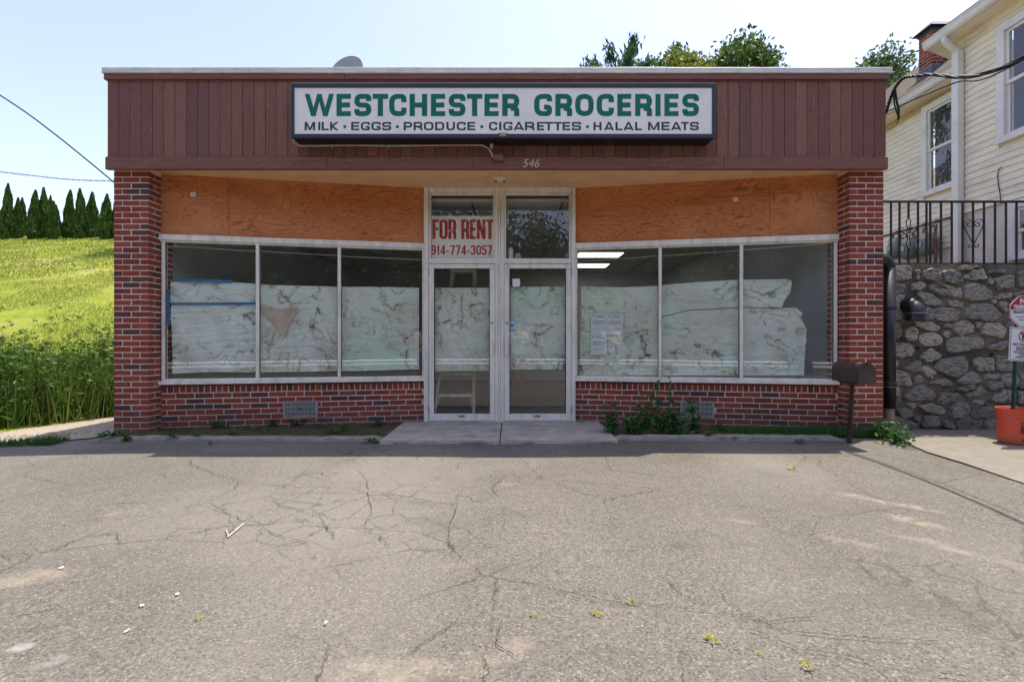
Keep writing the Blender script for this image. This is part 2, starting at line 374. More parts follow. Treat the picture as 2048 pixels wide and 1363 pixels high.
def letter(mb, ch, x0, x1, z0, z1, wx, wy, y, r=.25, step=.0004, rr=None):
    """one glyph in the plane y (facing -y); wx, wy are stroke thicknesses in metres"""
    W = x1-x0; H = z1-z0
    if ch == 'I' : wx = min(wx, W)
    ux, uy = wx/W, wy/H
    if ch == 'I': ux = 1.0
    k = 0
    for st in glyph(ch, ux, uy, r):
        yy = y - k*step; k += 1
        if st[0] == 'd':
            _, ax, ay, bx, by, w = st
            q = [(ax-w/2,ay),(ax+w/2,ay),(bx+w/2,by),(bx-w/2,by)]
            q = [(x0+u*W, yy, z0+v*H) for u, v in q]
            if ay > by: q = q[::-1]
            mb.add(q, [(0,1,2,3)])
            continue
        sharp = ch in 'EFLTHIKPMN47-' and not (ch == 'P')
        rad = .0 if sharp else (rr or r)
        # work in metres so that corners are round
        pts = [(u*W, v*H) for u, v in st[1]]
        if ch in 'DBPR': # square left corners
            path = []
            full = rpath(pts, rad*min(W,H*1.0), st[2]) if False else None
            path = []
            n = len(pts)
            for i, q in enumerate(pts):
                left = q[0] < W*.5
                sub = [pts[i-1], q, pts[(i+1) % n]]
                if left or (not st[2] and i in (0, n-1)): path.append(Vector(q))
                else: path += rpath(sub, rad*min(W,H), False)[1:-1]
        else:
            path = rpath(pts, rad*min(W,H), st[2]) if rad else [Vector(q) for q in pts]
        n = len(path); vs = []; closed = st[2]
        for i in range(n):
            if closed: tn = path[(i+1) % n]-path[i-1]; ta = path[i]-path[i-1]; tb = path[(i+1) % n]-path[i]
            else: ta = path[i]-path[i-1] if i else path[1]-path[0]; tb = path[i+1]-path[i] if i < n-1 else ta
            if ta.length < 1e-9: ta = tb
            if tb.length < 1e-9: tb = ta
            na = Vector((-ta.y, ta.x)).normalized(); nb = Vector((-tb.y, tb.x)).normalized()
            nn = na+nb; nn = nn.normalized() if nn.length > 1e-6 else na
            m = 1/max(.5, nn.dot(na))
            off = Vector((nn.x*wx/2*m if ch != 'I' else nn.x*W/2, nn.y*wy/2*m))
            for s_ in (1, -1):
                q = path[i] + off*s_
                vs.append((x0+q.x, yy, z0+q.y))
        fs = []
        for i in range(n if closed else n-1):
            j = (i+1) % n
            fs.append((2*i, 2*i+1, 2*j+1, 2*j))
        mb.add(vs, fs)
def fix_up(o):
    """make the letters face the street"""
    bm = bmesh.new(); bm.from_mesh(o.data)
    for f in bm.faces:
        if f.normal.y > 0: f.normal_flip()
    bm.to_mesh(o.data); bm.free(); return o
def text_mesh(body, size, bold=0.0, shear=0.0, align='CENTER', sx=1.0):
    cu = bpy.data.curves.new('txt', 'FONT'); cu.body = body; cu.size = size; cu.align_x = align
    cu.offset = bold; cu.shear = shear; cu.resolution_u = 3
    o = bpy.data.objects.new('txt', cu); link(o)
    dg = bpy.context.evaluated_depsgraph_get()
    me = bpy.data.meshes.new_from_object(o.evaluated_get(dg))
    vs = [(v.co.x*sx, v.co.y) for v in me.vertices]; fs = [tuple(p.vertices) for p in me.polygons]
    bpy.data.objects.remove(o); bpy.data.curves.remove(cu); bpy.data.meshes.remove(me)
    return vs, fs

# ------------------------------------------------------------------ the setting
def gz(x, y):
    """ground height of the lot: flat by the shop, falling to the street and a little to the left"""
    z = 0.0
    if y < 3.2: z -= .022*(3.2-y) if y > -1.0 else .0924 + .12*(-1.0-y)
    z = max(z, -.5)
    s = min(1, max(0, (-3.9-x)/2.5)); z -= .06*s*s*(3-2*s)
    return z
# far ground sheet
g = MB(); g.add([(-600,-600,-.62),(600,-600,-.62),(600,600,-.62),(-600,600,-.62)], [(0,1,2,3)])
props(g.build('ground', simple('far_ground', (.09,.10,.05), .95, .3, .4, 0)), kind='structure')
# asphalt lot
t = NT('old_asphalt'); fine = t.noise(230, 3, .7); mid = t.noise(34, 4, .65); big = t.noise(.55, 4, .6)
agg = t.voro(125, out=1); aggv = t.new('ShaderNodeSeparateColor'); t.l.new(agg, aggv.inputs[0])
c = t.mix(t.ramp(big, [(.3,0),(.7,1)]), (.140,.124,.099), (.205,.184,.150))
c = t.mix(t.ramp(aggv.outputs[0], [(.0,.8),(.42,0),(.80,0),(1,.62)]), c, t.mix(t.ramp(aggv.outputs[0], [(.49,0),(.5,1)]), (.060,.054,.049), (.35,.315,.27)))
c = t.mix(t.ramp(fine, [(.40,.55),(.55,0)]), c, (.07,.065,.06))
c = t.mix(t.ramp(mid, [(.54,0),(.75,.5)]), c, (.10,.092,.085))
c = t.mix(t.ramp(t.noise(.9, 5, .65), [(.60,0),(.74,.5)]), c, (.11,.105,.10))
c = t.mix(t.ramp(t.noise(1.7, 5, .7, t.mapped((1,1.6,1))), [(.63,0),(.76,.55)]), c, (.29,.24,.185))
sx = t.new('ShaderNodeSeparateXYZ'); t.l.new(t.pos(), sx.inputs[0])
grit = t.ramp(t.noise(11, 7, .75), [(.36,0),(.62,1)]); wob = t.noise(3.2, 4, .6); wob2 = t.noise(2.7, 4, .6, t.mapped((1,1,1), (.5,.2,1)))
def blob(cx, cy, rx, ry, ang, soft=.5):
    ca, sa = math.cos(ang), math.sin(ang)
    dx = t.math('ADD', t.math('SUBTRACT', sx.outputs[0], cx), t.math('MULTIPLY', t.math('SUBTRACT', wob, .5), rx*1.1))
    dy = t.math('ADD', t.math('SUBTRACT', sx.outputs[1], cy), t.math('MULTIPLY', t.math('SUBTRACT', wob2, .5), ry*1.4))
    u = t.math('ADD', t.math('MULTIPLY', dx, ca/rx), t.math('MULTIPLY', dy, sa/rx))
    v = t.math('ADD', t.math('MULTIPLY', dx, -sa/ry), t.math('MULTIPLY', dy, ca/ry))
    d = t.math('ADD', t.math('MULTIPLY', u, u), t.math('MULTIPLY', v, v))
    return t.math('MULTIPLY', t.ramp(d, [(0,1),(soft,.75),(1.0,0)]), grit)
def gp(px, py): 
    Y = 1.12*F/(py-681); return (px-1024)*Y/F, Y
def blobp(px, py, rx, ry, ang, amt, colr, soft=.3):
    global c
    x, y = gp(px, py); c = t.mix(t.math('MULTIPLY', blob(x, y, rx, ry, ang, soft), amt), c, colr)
SAND = (.32,.265,.20)
blobp(60, 1158, .28, .10, .15, .7, SAND); blobp(780, 1335, .30, .09, -.05, .8, SAND); blobp(1000, 1300, .16, .07, .5, .5, SAND)
blobp(1770, 1010, .34, .075, -.85, .5, (.44,.385,.30)); blobp(1835, 1050, .18, .08, -.9, .5, (.44,.385,.30)); blobp(1925, 1110, .42, .055, -.9, .4, (.44,.39,.31))
blobp(45, 1295, .05, .035, .3, .8, (.36,.36,.33)); blobp(95, 1325, .06, .04, .5, .6, (.34,.34,.31)); blobp(1480, 1050, .11, .035, -.5, .55, SAND); blobp(1700, 1090, .22, .05, -.6, .45, SAND)
blobp(1370, 1100, .16, .07, .1, .55, (.07,.066,.062)); blobp(1240, 1310, .16, .06, -.2, .5, (.08,.072,.066)); blobp(890, 1355, .07, .03, 0, .6, (.06,.058,.055)); blobp(1180, 1140, .06, .04, 0, .5, (.08,.075,.07))
blobp(1018, 975, .12, .06, 0, .5, SAND); blobp(330, 1180, .22, .12, .2, .35, (.09,.085,.08))
c = t.mix(t.ramp(t.noise(4.5, 6, .7), [(.52,0),(.72,.45)]), c, (.115,.104,.092)); c = t.mix(t.ramp(t.noise(.42, 3, .5, t.mapped((1,.6,1), (0,0,.6))), [(.5,0),(.68,.4)]), c, (.27,.245,.21))
crk = t.voro(1.25, 'DISTANCE_TO_EDGE', t.mix(.16, t.pos(), t.noise(2.6, 6, .7, out=1), 'ADD'))
crm = t.math('MULTIPLY', t.ramp(crk, [(0,1),(.003,.6),(.008,0)]), t.ramp(t.noise(.7, 4, .6, t.mapped((1,1,1), (0,0,1.1))), [(.46,0),(.56,.85)]))
crk2 = t.voro(3.1, 'DISTANCE_TO_EDGE', t.mix(.14, t.pos(), t.noise(4.5, 6, .72, out=1), 'ADD'))
zx_, zy_ = gp(690,1030); z2_ = t.math('MAXIMUM', blob(zx_, zy_, 1.3, .75, 0, .5), t.ramp(t.noise(.8, 4, .6, t.mapped((1,1,1), (0,0,2.2))), [(.54,0),(.62,.55)]))
c = t.mix(crm, c, (.045,.038,.032)); c = t.mix(t.math('MULTIPLY', t.ramp(crk2, [(0,1),(.012,.6),(.028,0)]), z2_), c, (.05,.043,.036))
c = t.mix(t.ramp(t.noise(.75, 5, .7, t.mapped((1,1.5,1), (0,0,-.5))), [(.55,0),(.70,.42)]), c, (.085,.079,.072)); t.col(c)
t.bump(t.math('ADD', fine, t.math('MULTIPLY', aggv.outputs[0], .6)), .55, .008)
M['asphalt'] = t.done(.92, .15)
xs = [-60,-30,-16,-10,-8] + [-7+.25*i for i in range(49)] + [5.6,6.5,9,14,30,60]
ys = [-3.9,-3.2,-2.4,-1.7,-1.0,-.4,.2] + [.6+.2*i for i in range(27)] + [6.2,6.8,7.6,9,12,20]
V = [(x, y, gz(x, y) + (0.006*math.sin(x*2.1+y)*math.sin(y*1.7-x*.6) if y > .5 else 0)) for y in ys for x in xs]
nx = len(xs); Fc = [(j*nx+i, j*nx+i+1, (j+1)*nx+i+1, (j+1)*nx+i) for j in range(len(ys)-1) for i in range(nx-1)]
props(obj('parking_lot', V, Fc, M['asphalt'], smooth=True), kind='structure')
# cracks that the photograph shows (thin sunken lines of dark grit)
M['crack'] = simple('dark_crack_grit', (.035,.03,.026), .95, .3, 60, .3, .05)
CR = [[(385,925),(382,935),(440,958),(478,967),(470,985),(420,1012),(360,1028),(300,1045),(240,1070),(170,1085),(110,1103),(70,1118)],
 [(425,1030),(475,1042),(487,1055),(515,1060),(560,1080),(600,1090),(622,1098)], [(515,1060),(560,1046)], [(478,975),(540,976),(566,982),(575,985)],
 [(566,982),(600,960),(640,952),(655,962)], [(540,1000),(560,1018),(590,1028),(640,1042),(650,1058),(672,1086)], [(560,1008),(625,1016),(640,1018),(690,1008)],
 [(575,1000),(640,993),(700,996),(740,993),(790,995)], [(718,950),(733,965),(735,1000),(745,1035),(725,1062),(760,1082),(785,1105)], [(590,1045),(650,1060),(690,1058)],
 [(650,1060),(672,1086),(700,1075)], [(815,990),(880,993),(940,1005),(950,1015)], [(700,1010),(840,1015),(915,1018),(905,1045),(895,1060)],
 [(830,1100),(865,1108),(910,1105),(945,1095),(1020,1100)], [(910,1105),(880,1128)], [(895,1060),(902,1095),(910,1105)], [(1010,960),(985,985),(997,1008)],
 [(840,1290),(830,1300),(862,1278),(900,1255),(915,1240)], [(800,1322),(830,1298)], [(1100,1185),(1150,1200),(1230,1210),(1310,1214),(1370,1222),(1440,1228),(1510,1240),(1560,1262),(1610,1268),(1680,1275),(1800,1282),(1880,1285)],
 [(1420,1172),(1455,1205),(1490,1232),(1540,1247),(1590,1240),(1640,1238)], [(1330,1165),(1370,1195),(1395,1208)], [(1500,1262),(1550,1278),(1600,1302),(1660,1306),(1750,1325),(1830,1340),(1950,1357)],
 [(1140,1190),(1170,1182),(1220,1190),(1260,1208)], [(1855,1178),(1885,1208),(1905,1222)], [(1960,1125),(2010,1140),(2046,1158)], [(1990,1290),(2046,1322)],
 [(175,1080),(235,1075),(240,1100)], [(0,1116),(30,1126)], [(30,1238),(90,1225),(130,1216)], [(1170,1108),(1230,1110),(1280,1108)], [(1640,1262),(1710,1272)],
 [(1000,1250),(990,1290),(1040,1320)], [(1805,893),(1840,907),(1880,924),(1920,932),(1960,950),(2000,960),(2048,975)], [(720,895),(733,886),(745,880)]]
cm = MB()
for pl in CR:
    pts = []
    for i in range(len(pl)-1):
        for k in range(9):
            f = k/9; a, b = pl[i], pl[i+1]
            x, y = gp(a[0]+(b[0]-a[0])*f, a[1]+(b[1]-a[1])*f)
            j_ = .0016*y; pts.append((x+random.uniform(-j_,j_)*1.6, y+random.uniform(-j_,j_)*1.8))
    vs = []; n = len(pts)
    for i, (x, y) in enumerate(pts):
        a = Vector(pts[max(0,i-1)]); b = Vector(pts[min(n-1,i+1)]); d = (b-a); nrm = Vector((-d.y, d.x)).normalized()
        w = random.uniform(.0003,.0026)*(.6+.13*y)*(1 if 0 < i < n-1 else .3)
        for s_ in (1,-1): vs.append((x+nrm.x*w*s_, y+nrm.y*w*s_, gz(x,y)+.0095))
    cm.add(vs, [(2*i+1,2*i,2*i+2,2*i+3) for i in range(n-1)])
props(cm.build('asphalt_cracks', M['crack'], origin=(0,0,0)), 'thin dark cracks running across the grey asphalt lot', kind='stuff')
# concrete apron at the right
ap = [gp(1800,886), gp(1852,910), gp(1925,933), gp(2048,976), (4.6,2.6), (9,2.2), (9,6.05), (4.42,6.05), (4.42,5.45)]
M['apron'] = simple('sunlit_concrete_apron', (.195,.172,.140), .92, .16, 6, .35, .1, dirt=((.20,.17,.13), .55))
a = MB(); a.add([(x,y,.012) for x,y in ap], [tuple(range(len(ap)-1,-1,-1))])
o = a.build('concrete_apron', M['apron'], origin=(0,0,0)); props(o, kind='structure')
if o.data.polygons[0].normal.z < 0: o.data.flip_normals()
# street behind the camera, its line and the far verge (mirrored in the shop windows)
s_ = MB(); s_.add([(-90,-13.2,-.50),(90,-13.2,-.50),(90,-3.7,-.47),(-90,-3.7,-.47)], [(0,1,2,3)])
props(s_.build('street', simple('street_asphalt', (.10,.095,.09), .9, .15, 20, .3)), kind='structure')
s_ = MB()
for y in (-7.62,-7.86): s_.add([(-90,y-.07,-.483),(90,y-.07,-.483),(90,y+.07,-.481),(-90,y+.07,-.481)], [(0,1,2,3)])
props(s_.build('street_centre_line', simple('yellow_road_paint', (.75,.36,.03), .7, .1)), kind='structure')
s_ = MB(); s_.add([(-90,-13.2,-.49),(90,-13.2,-.49),(90,-40,1.5),(-90,-40,1.5)], [(3,2,1,0)])
props(s_.build('verge', simple('weedy_verge', (.06,.075,.025), .95, .4, 3, .3)), kind='structure')
# hill at the left
def hz(x, y):
    d = max(0, y-6.9); z = .33*d*(d/(d+.8))
    s = min(1, max(0, (-5.55-x)/1.6)); s = s*s*(3-2*s)
    if y > 31: z = .33*(30.2-6.9) + .33*.6 - .02*(y-31)
    return z*s
t = NT('sunny_lawn'); n = t.noise(.8, 6, .7); n2 = t.noise(9, 5, .7)
c = t.mix(t.ramp(n, [(.35,0),(.65,1)]), (.20,.25,.026), (.31,.33,.05))
c = t.mix(t.ramp(n2, [(.45,0),(.7,.7)]), c, (.16,.21,.018)); c = t.mix(t.ramp(t.noise(.35, 5, .65), [(.52,0),(.66,.8)]), c, (.36,.30,.13)); t.col(c)
t.bump(t.noise(30, 4, .7), .8, .06); M['lawn'] = t.done(.95, .1)
xs = list(np.arange(-60,-14,2.0)) + list(np.arange(-14,-5.2,.4)); ys = list(np.arange(5.2,12,.3)) + list(np.arange(12,32,1.0)) + [31.4,36,50]
V = [(x, y, hz(x,y)+(.06*math.sin(x*1.3+y*.7)*math.sin(y*.9) if y > 9 else 0)-.004-(.3 if x > -5.7 or y < 5.6 else 0)*0) for y in ys for x in xs]; nx = len(xs)
Fc = [(j*nx+i, j*nx+i+1, (j+1)*nx+i+1, (j+1)*nx+i) for j in range(len(ys)-1) for i in range(nx-1)]
V = [(x,y,z-.10*min(1,max(0,(x+6.3)/.6)) - .10*min(1,max(0,(6.0-y)/.5))) for x,y,z in V]
props(obj('hill', V, Fc, M['lawn'], smooth=True), kind='structure')
# gravel path beside the shop
t = NT('gravel_path'); vg = t.voro(38, out=1); sc = t.new('ShaderNodeSeparateColor'); t.l.new(vg, sc.inputs[0])
t.col(t.mix(t.ramp(t.noise(2,4),[(.35,0),(.65,1)]), t.ramp(sc.outputs[0], [(0,(.20,.165,.125)),(1,(.42,.36,.28))]), (.30,.26,.20))); t.bump(t.voro(38), .6, .02); M['gravel'] = t.done(.95,.1)
gpth = MB(); pts = [(-9,4.9),(-5.2,5.45),(-4.75,5.6),(-4.66,6.0),(-4.66,16),(-5.9,16),(-5.85,7.3),(-6.35,6.0),(-9,5.6)]
gpth.add([(x,y,gz(x,y)+.012+.02*(y>5.7)) for x,y in pts], [tuple(range(len(pts)))])
o = gpth.build('gravel_path', M['gravel'], origin=(0,0,0)); props(o, kind='structure')
# terrace behind the stone wall
tr = MB(); tr.box(4.40,30,6.22,40,.0,2.0)
props(tr.build('terrace', simple('terrace_soil', (.16,.13,.09), .95, .3, 4, .4)), kind='structure')
# ------------------------------------------------------------------ the shop
PY = 5.74; WY = 5.94; DY = 6.50; XC = -.155
XL, XR = -4.615, 4.305            # outer edges of the piers
WLx, WRx = -4.212, 3.902          # window ends
DL, DR = -1.149, .829             # door frame
SOFF = CZ + 2.005; ZH = CZ + 1.277; ZS = CZ - .523
shop = thing('shop', (XC, 6.2, 0), 'single-storey brick shop with maroon board fascia and angled boarded shopfront', 'shop')
BR = []   # (area, builder) of every brick
def brick(parent, M_, x0, x1, z0, z1, y0=-.004, y1=.05, vis=1.0, soldier=False):
    c = M_ @ Vector(((x0+x1)/2, y0, (z0+z1)/2)); 
    area = (x1-x0)*(z1-z0)*vis/(c.y**2)
    BR.append((area, parent, M_, x0, x1, y0, y1, z0, z1, c))
CH = .0677
def pier(name, xa, xb, inner):    # inner: +1 return face on the right, -1 on the left
    p = thing(name, ((xa+xb)/2, PY+.1, 0), None, None); p.parent = shop; p.location = WL[p.name]-WL[shop.name]
    for k in ('label','category'):
        if k in p: del p[k]
    o = MB().box(xa+.002, xb-.002, PY+.002, PY+.42, -.1, SOFF+.05).build('mortar', M['mortar'], p)
    Mf, L = plan(xa, PY, xb, PY)
    if inner > 0: Mr, Lr = plan(xb, PY, xb, PY+.42)
    else: Mr, Lr = plan(xa, PY+.42, xa, PY)
    Mo, Lo = plan(xa, PY+.42, xa, PY) if inner > 0 else plan(xb, PY, xb, PY+.42)
    z = SOFF-.045; i = 0
    while z > -.05:
        z1 = z; z0 = z-.0548; j = lambda: random.uniform(-.0015,.0015)
        # front, drawn from the outer edge inwards
        if i % 2: segs = [(0,.092),(.104,.296),(.308,L+.004)]
        else: segs = [(0,.192),(.208,L+.004)]
        if inner < 0: segs = [(L-b, L-a) for a, b in segs]
        for a, b in segs: brick(p, Mf, max(a,-.004)+j(), min(b,L+.004)+j(), z0+j(), z1+j())
        ret = [(.0,.2),(.212,.41)] if i % 2 else [(.0,.095),(.107,.3),(.312,.41)]
        if inner < 0: ret = [(Lr-b, Lr-a) for a, b in ret]
        for a, b in ret: brick(p, Mr, a, b, z0+j(), z1+j(), vis=.3 if (a+b)/2 < .21 or inner < 0 else .05)
        ot = [(.0,.2),(.212,.41)] if i % 2 else [(.0,.095),(.107,.3),(.312,.41)]
        if inner > 0: ot = [(Lo-b, Lo-a) for a, b in ot]
        for a, b in ot: brick(p, Mo, a, b, z0, z1, vis=.02)
        z -= CH; i += 1
    return p
pier('brick_pier', XL, WLx-.002, 1); pier('brick_pier', WRx+.012, XR, -1)
def knee(x0, y0, x1, y1, skip):
    p = thing('knee_wall', ((x0+x1)/2, (y0+y1)/2, 0), None, None); p.parent = shop; p.location = WL[p.name]-WL[shop.name]
    Mk, L = plan(x0, y0, x1, y1); top = ZS-.004
    MB(Mk).box(0, L, .002, .2, -.1, top-.02).build('mortar', M['mortar'], p)
    n = round(L/.0672); w = L/n; zc = top-.098
    for i in range(n): brick(p, Mk, i*w+.005+random.uniform(-.001,.001), (i+1)*w-.006, zc, top-.001, vis=.9)
    z = zc-.011; i = 0
    while z > -.06:
        x = -.1*(i % 2) - random.uniform(0,.05)
        while x < L:
            w = .1975; a, b = max(0.004, x), min(L-.004, x+w)
            mid = (z-.028)
            if b-a > .03 and not (skip[0]-.11 < (a+b)/2 < skip[1]+.11 and skip[2]-.02 < mid < skip[3]+.02):
                brick(p, Mk, a, b, z-.0548+random.uniform(-.0015,.0015), z+random.uniform(-.0015,.0015), vis=1)
            elif b-a > .03:
                for q0, q1 in ((a, min(b, skip[0]-.008)), (max(a, skip[1]+.008), b)):
                    if q1-q0 > .03: brick(p, Mk, q0, q1, z-.0565, z, vis=1)
            x += w+.0115
        z -= CH; i += 1
    return p, Mk, L
VENTS = []
def vent_px(px, M_, L, x0, y0):   # local position of a vent from its pixel column
    lo, hi = 0, L
    for _ in range(40):
        m = (lo+hi)/2; q = M_ @ Vector((m,0,0)); lo, hi = (m, hi) if 1024+q.x*F/q.y < px else (lo, m)
    return lo
for (x0,y0,x1,y1,pa,pb) in ((WLx,WY,DL,DY,567,634),(DR,DY,WRx+.01,WY,1362,1427)):
    Mk, L = plan(x0,y0,x1,y1); va = vent_px(pa,Mk,L,x0,y0); vb = vent_px(pb,Mk,L,x0,y0)
    q = Mk @ Vector(((va+vb)/2,0,0)); zt = CZ-(801-681)*q.y/F; zb = CZ-(832-681)*q.y/F
    p, Mk, L = knee(x0,y0,x1,y1,(va,vb,zb,zt)); VENTS.append((Mk,va,vb,zb,zt,p))
for i, (Mk,va,vb,zb,zt,p) in enumerate(VENTS):
    v = thing('foundation_vent', Mk @ Vector(((va+vb)/2,0,zb)), None, None); v.parent = shop; v.location = WL[v.name]-WL[shop.name]
    fr = MB(Mk); e = .012
    fr.box(va,vb,-.02,.002,zt-e,zt); fr.box(va,vb,-.02,.002,zb,zb+e); fr.box(va,va+e,-.0198,.002,zb+e,zt-e); fr.box(vb-e,vb,-.0198,.002,zb+e,zt-e)
    fr.build('frame', M['vent'], v); MB(Mk).box(va+e,vb-e,-.0055,.0015,zb+e,zt-e).build('backing', M['dark'], v)  # near-black sheet behind the slats paints the shade of the vent opening
    n = 24; w = (vb-va-2*e)/n
    for k in range(n): MB(Mk).box(va+e+k*w+w*.28, va+e+k*w+w*.74, -.0165,-.0085, zb+e+.001, zt-e-.001).build('slat', M['vent'], v)
    for zz in (.33,.66):
        zq = zb+e+(zt-zb-2*e)*zz; MB(Mk).box(va+e,vb-e,-.0185,-.0167,zq-.0035,zq+.0035).build('crossbar', M['vent'], v)
    MB(Mk).lathe(((va+vb)/2,-.019,(zb+zt)/2), [(0,-.004),(.012,-.004),(.012,.004)], 10, 'y').build('screw', M['dark'], v)
BR.sort(key=lambda b: -b[0]); rest = MB(); cnt = 0
for area, par, M_, x0, x1, y0, y1, z0, z1, c in BR:
    if cnt < 300:
        MB(M_).cbox(x0,x1,y0,y1,z0,z1,.003,.0015).build('brick', M['brick'], par, origin=c); cnt += 1
    else:
        rest.M = M_; rest.cbox(x0,x1,y0,y1,z0,z1,.003,.0015)
props(rest.build('bricks', M['brick'], shop), kind='stuff')
# body of the building behind the front
bk = NT('side_brick_wall'); bt = bk.new('ShaderNodeTexBrick'); bk.l.new(bk.mapped((1,1,1),(R(90),0,R(90))), bt.inputs[0])
bt.inputs['Scale'].default_value = 1; bt.inputs['Brick Width'].default_value = .208; bt.inputs['Row Height'].default_value = .0677; bt.inputs['Mortar Size'].default_value = .006
bt.inputs['Color1'].default_value = (.22,.058,.044,1); bt.inputs['Color2'].default_value = (.10,.045,.04,1); bt.inputs['Mortar'].default_value = (.5,.43,.38,1)
bk.col(bt.outputs[0]); M['sidewall'] = bk.done(.85,.2)
sw = MB(); sw.box(XL+.02,XL+.22,PY+.421,15.5,-.1,3.25); sw.box(XR-.22,XR-.02,PY+.421,15.5,-.1,3.25); sw.build('side_wall', M['sidewall'], shop)
MB().box(XL+.221,XR-.221,15.2,15.4,-.1,3.2).build('rear_wall', M['sidewall'], shop)
MB().box(XL+.0,XR+.0,PY+.5,15.5,3.26,3.42).build('roof', simple('flat_roof_felt', (.10,.10,.10), .9), shop)
# fascia
FY = 5.64; FL, FR = -4.612, 4.262; ZB0, ZB1 = CZ+1.948, CZ+2.092; ZP1 = CZ+2.955; ZC1 = CZ+3.028
fas = thing('fascia', (XC, FY, ZB0), None, None); fas.parent = shop; fas.location = WL[fas.name]-WL[shop.name]
MB().box(FL+.01,FR-.01,FY+.022,FY+.30,SOFF+.03,ZC1-.005).build('backing', M['fascia'], fas)
# return boards of the false front at both ends
MB().box(FL+.002,FL+.0095,FY+.0205,FY+.55,ZB0+.02,ZC1-.01).build('end_board', M['fascia'], fas); MB().box(FR-.0095,FR-.002,FY+.0205,FY+.55,ZB0+.02,ZC1-.01).build('end_board', M['fascia'], fas)
np_ = 69; w = (FR-FL)/np_
for i in range(np_):
    b = MB(); d = random.uniform(-.002,.002); jx = random.uniform(-.0012,.0012)
    x0 = FL+i*w+.0022+jx; x1 = FL+(i+1)*w-.0022+jx; zb = ZB1-random.choice([0,0,0,.004,.008])-.002
    b.cbox(x0,x1,FY+d,FY+.02,zb+.002,ZP1-.001,.0025,.0006)
    b.build('plank', M['fascia'], fas, origin=((x0+x1)/2,FY,zb))
def boards(name, x0, x1, cuts, y0, y1, z0, z1, mat, par):
    xs = [x0]+cuts+[x1]
    for a, b in zip(xs, xs[1:]): MB().cbox(a+.001,b-.001,y0+random.uniform(-.002,.002),y1,z0,z1,.004,.001).build(name, mat, par, origin=((a+b)/2,y0,z0))
boards('bottom_board', FL-.004, FR+.004, [-2.1,-.45,2.4], FY-.028, FY+.0215, ZB0, ZB1-.006, M['trim'], fas)
boards('ledge_strip', FL-.002, FR+.002, [-.45], FY-.016, FY+.021, ZB1-.005, ZB1+.003, M['trim'], fas)
boards('crown_board', FL-.02, FR+.02, [-1.9,.6,2.9], FY-.03, FY+.30, ZP1+.012, ZC1-.001, M['trim'], fas)
boards('crown_strip', FL-.004, FR+.004, [-2.2,2.0], FY-.012, FY+.0218, ZP1, ZP1+.011, M['trim'], fas)
boards('coping', -4.642, 4.305, [-2.98,-.62,1.75,3.92], FY-.045, FY+.42, ZC1+.001, CZ+3.092, M['coping'], shop)
# soffit
so = MB(); so.add([(XL,FY+.022,SOFF),(XR,FY+.022,SOFF),(XR,DY+.1,SOFF),(XL,DY+.1,SOFF),(XL,FY+.022,SOFF+.02),(XR,FY+.022,SOFF+.02),(XR,DY+.1,SOFF+.02),(XL,DY+.1,SOFF+.02)],
                  [(0,3,2,1),(4,5,6,7),(0,1,5,4),(1,2,6,5),(2,3,7,6),(3,0,4,7)])
so.build('soffit', M['soffit'], shop)
sl = thing('soffit_lamp', P(1000,362,6.12), None, None); sl.parent = shop; sl.location = WL[sl.name]-WL[shop.name]
q = WL[sl.name]; q = Vector((q.x, q.y, SOFF))
MB().lathe(q, [(.075,-.001),(.075,-.02),(.045,-.03),(.0,-.03)], 20).build('base', M['alu'], sl)
MB().tube([(q.x-.01,FY+.03,SOFF-.007),(q.x-.005,q.y-.07,SOFF-.007)], .007, 6).build('conduit', M['soffit'], sl)
for s_ in (-1,1): MB().lathe(q+Vector((.05*s_,-.02,-.035)), [(.012,.0),(.016,-.012),(.0,-.014)], 10).build('lamp_holder', M['dark'], sl)
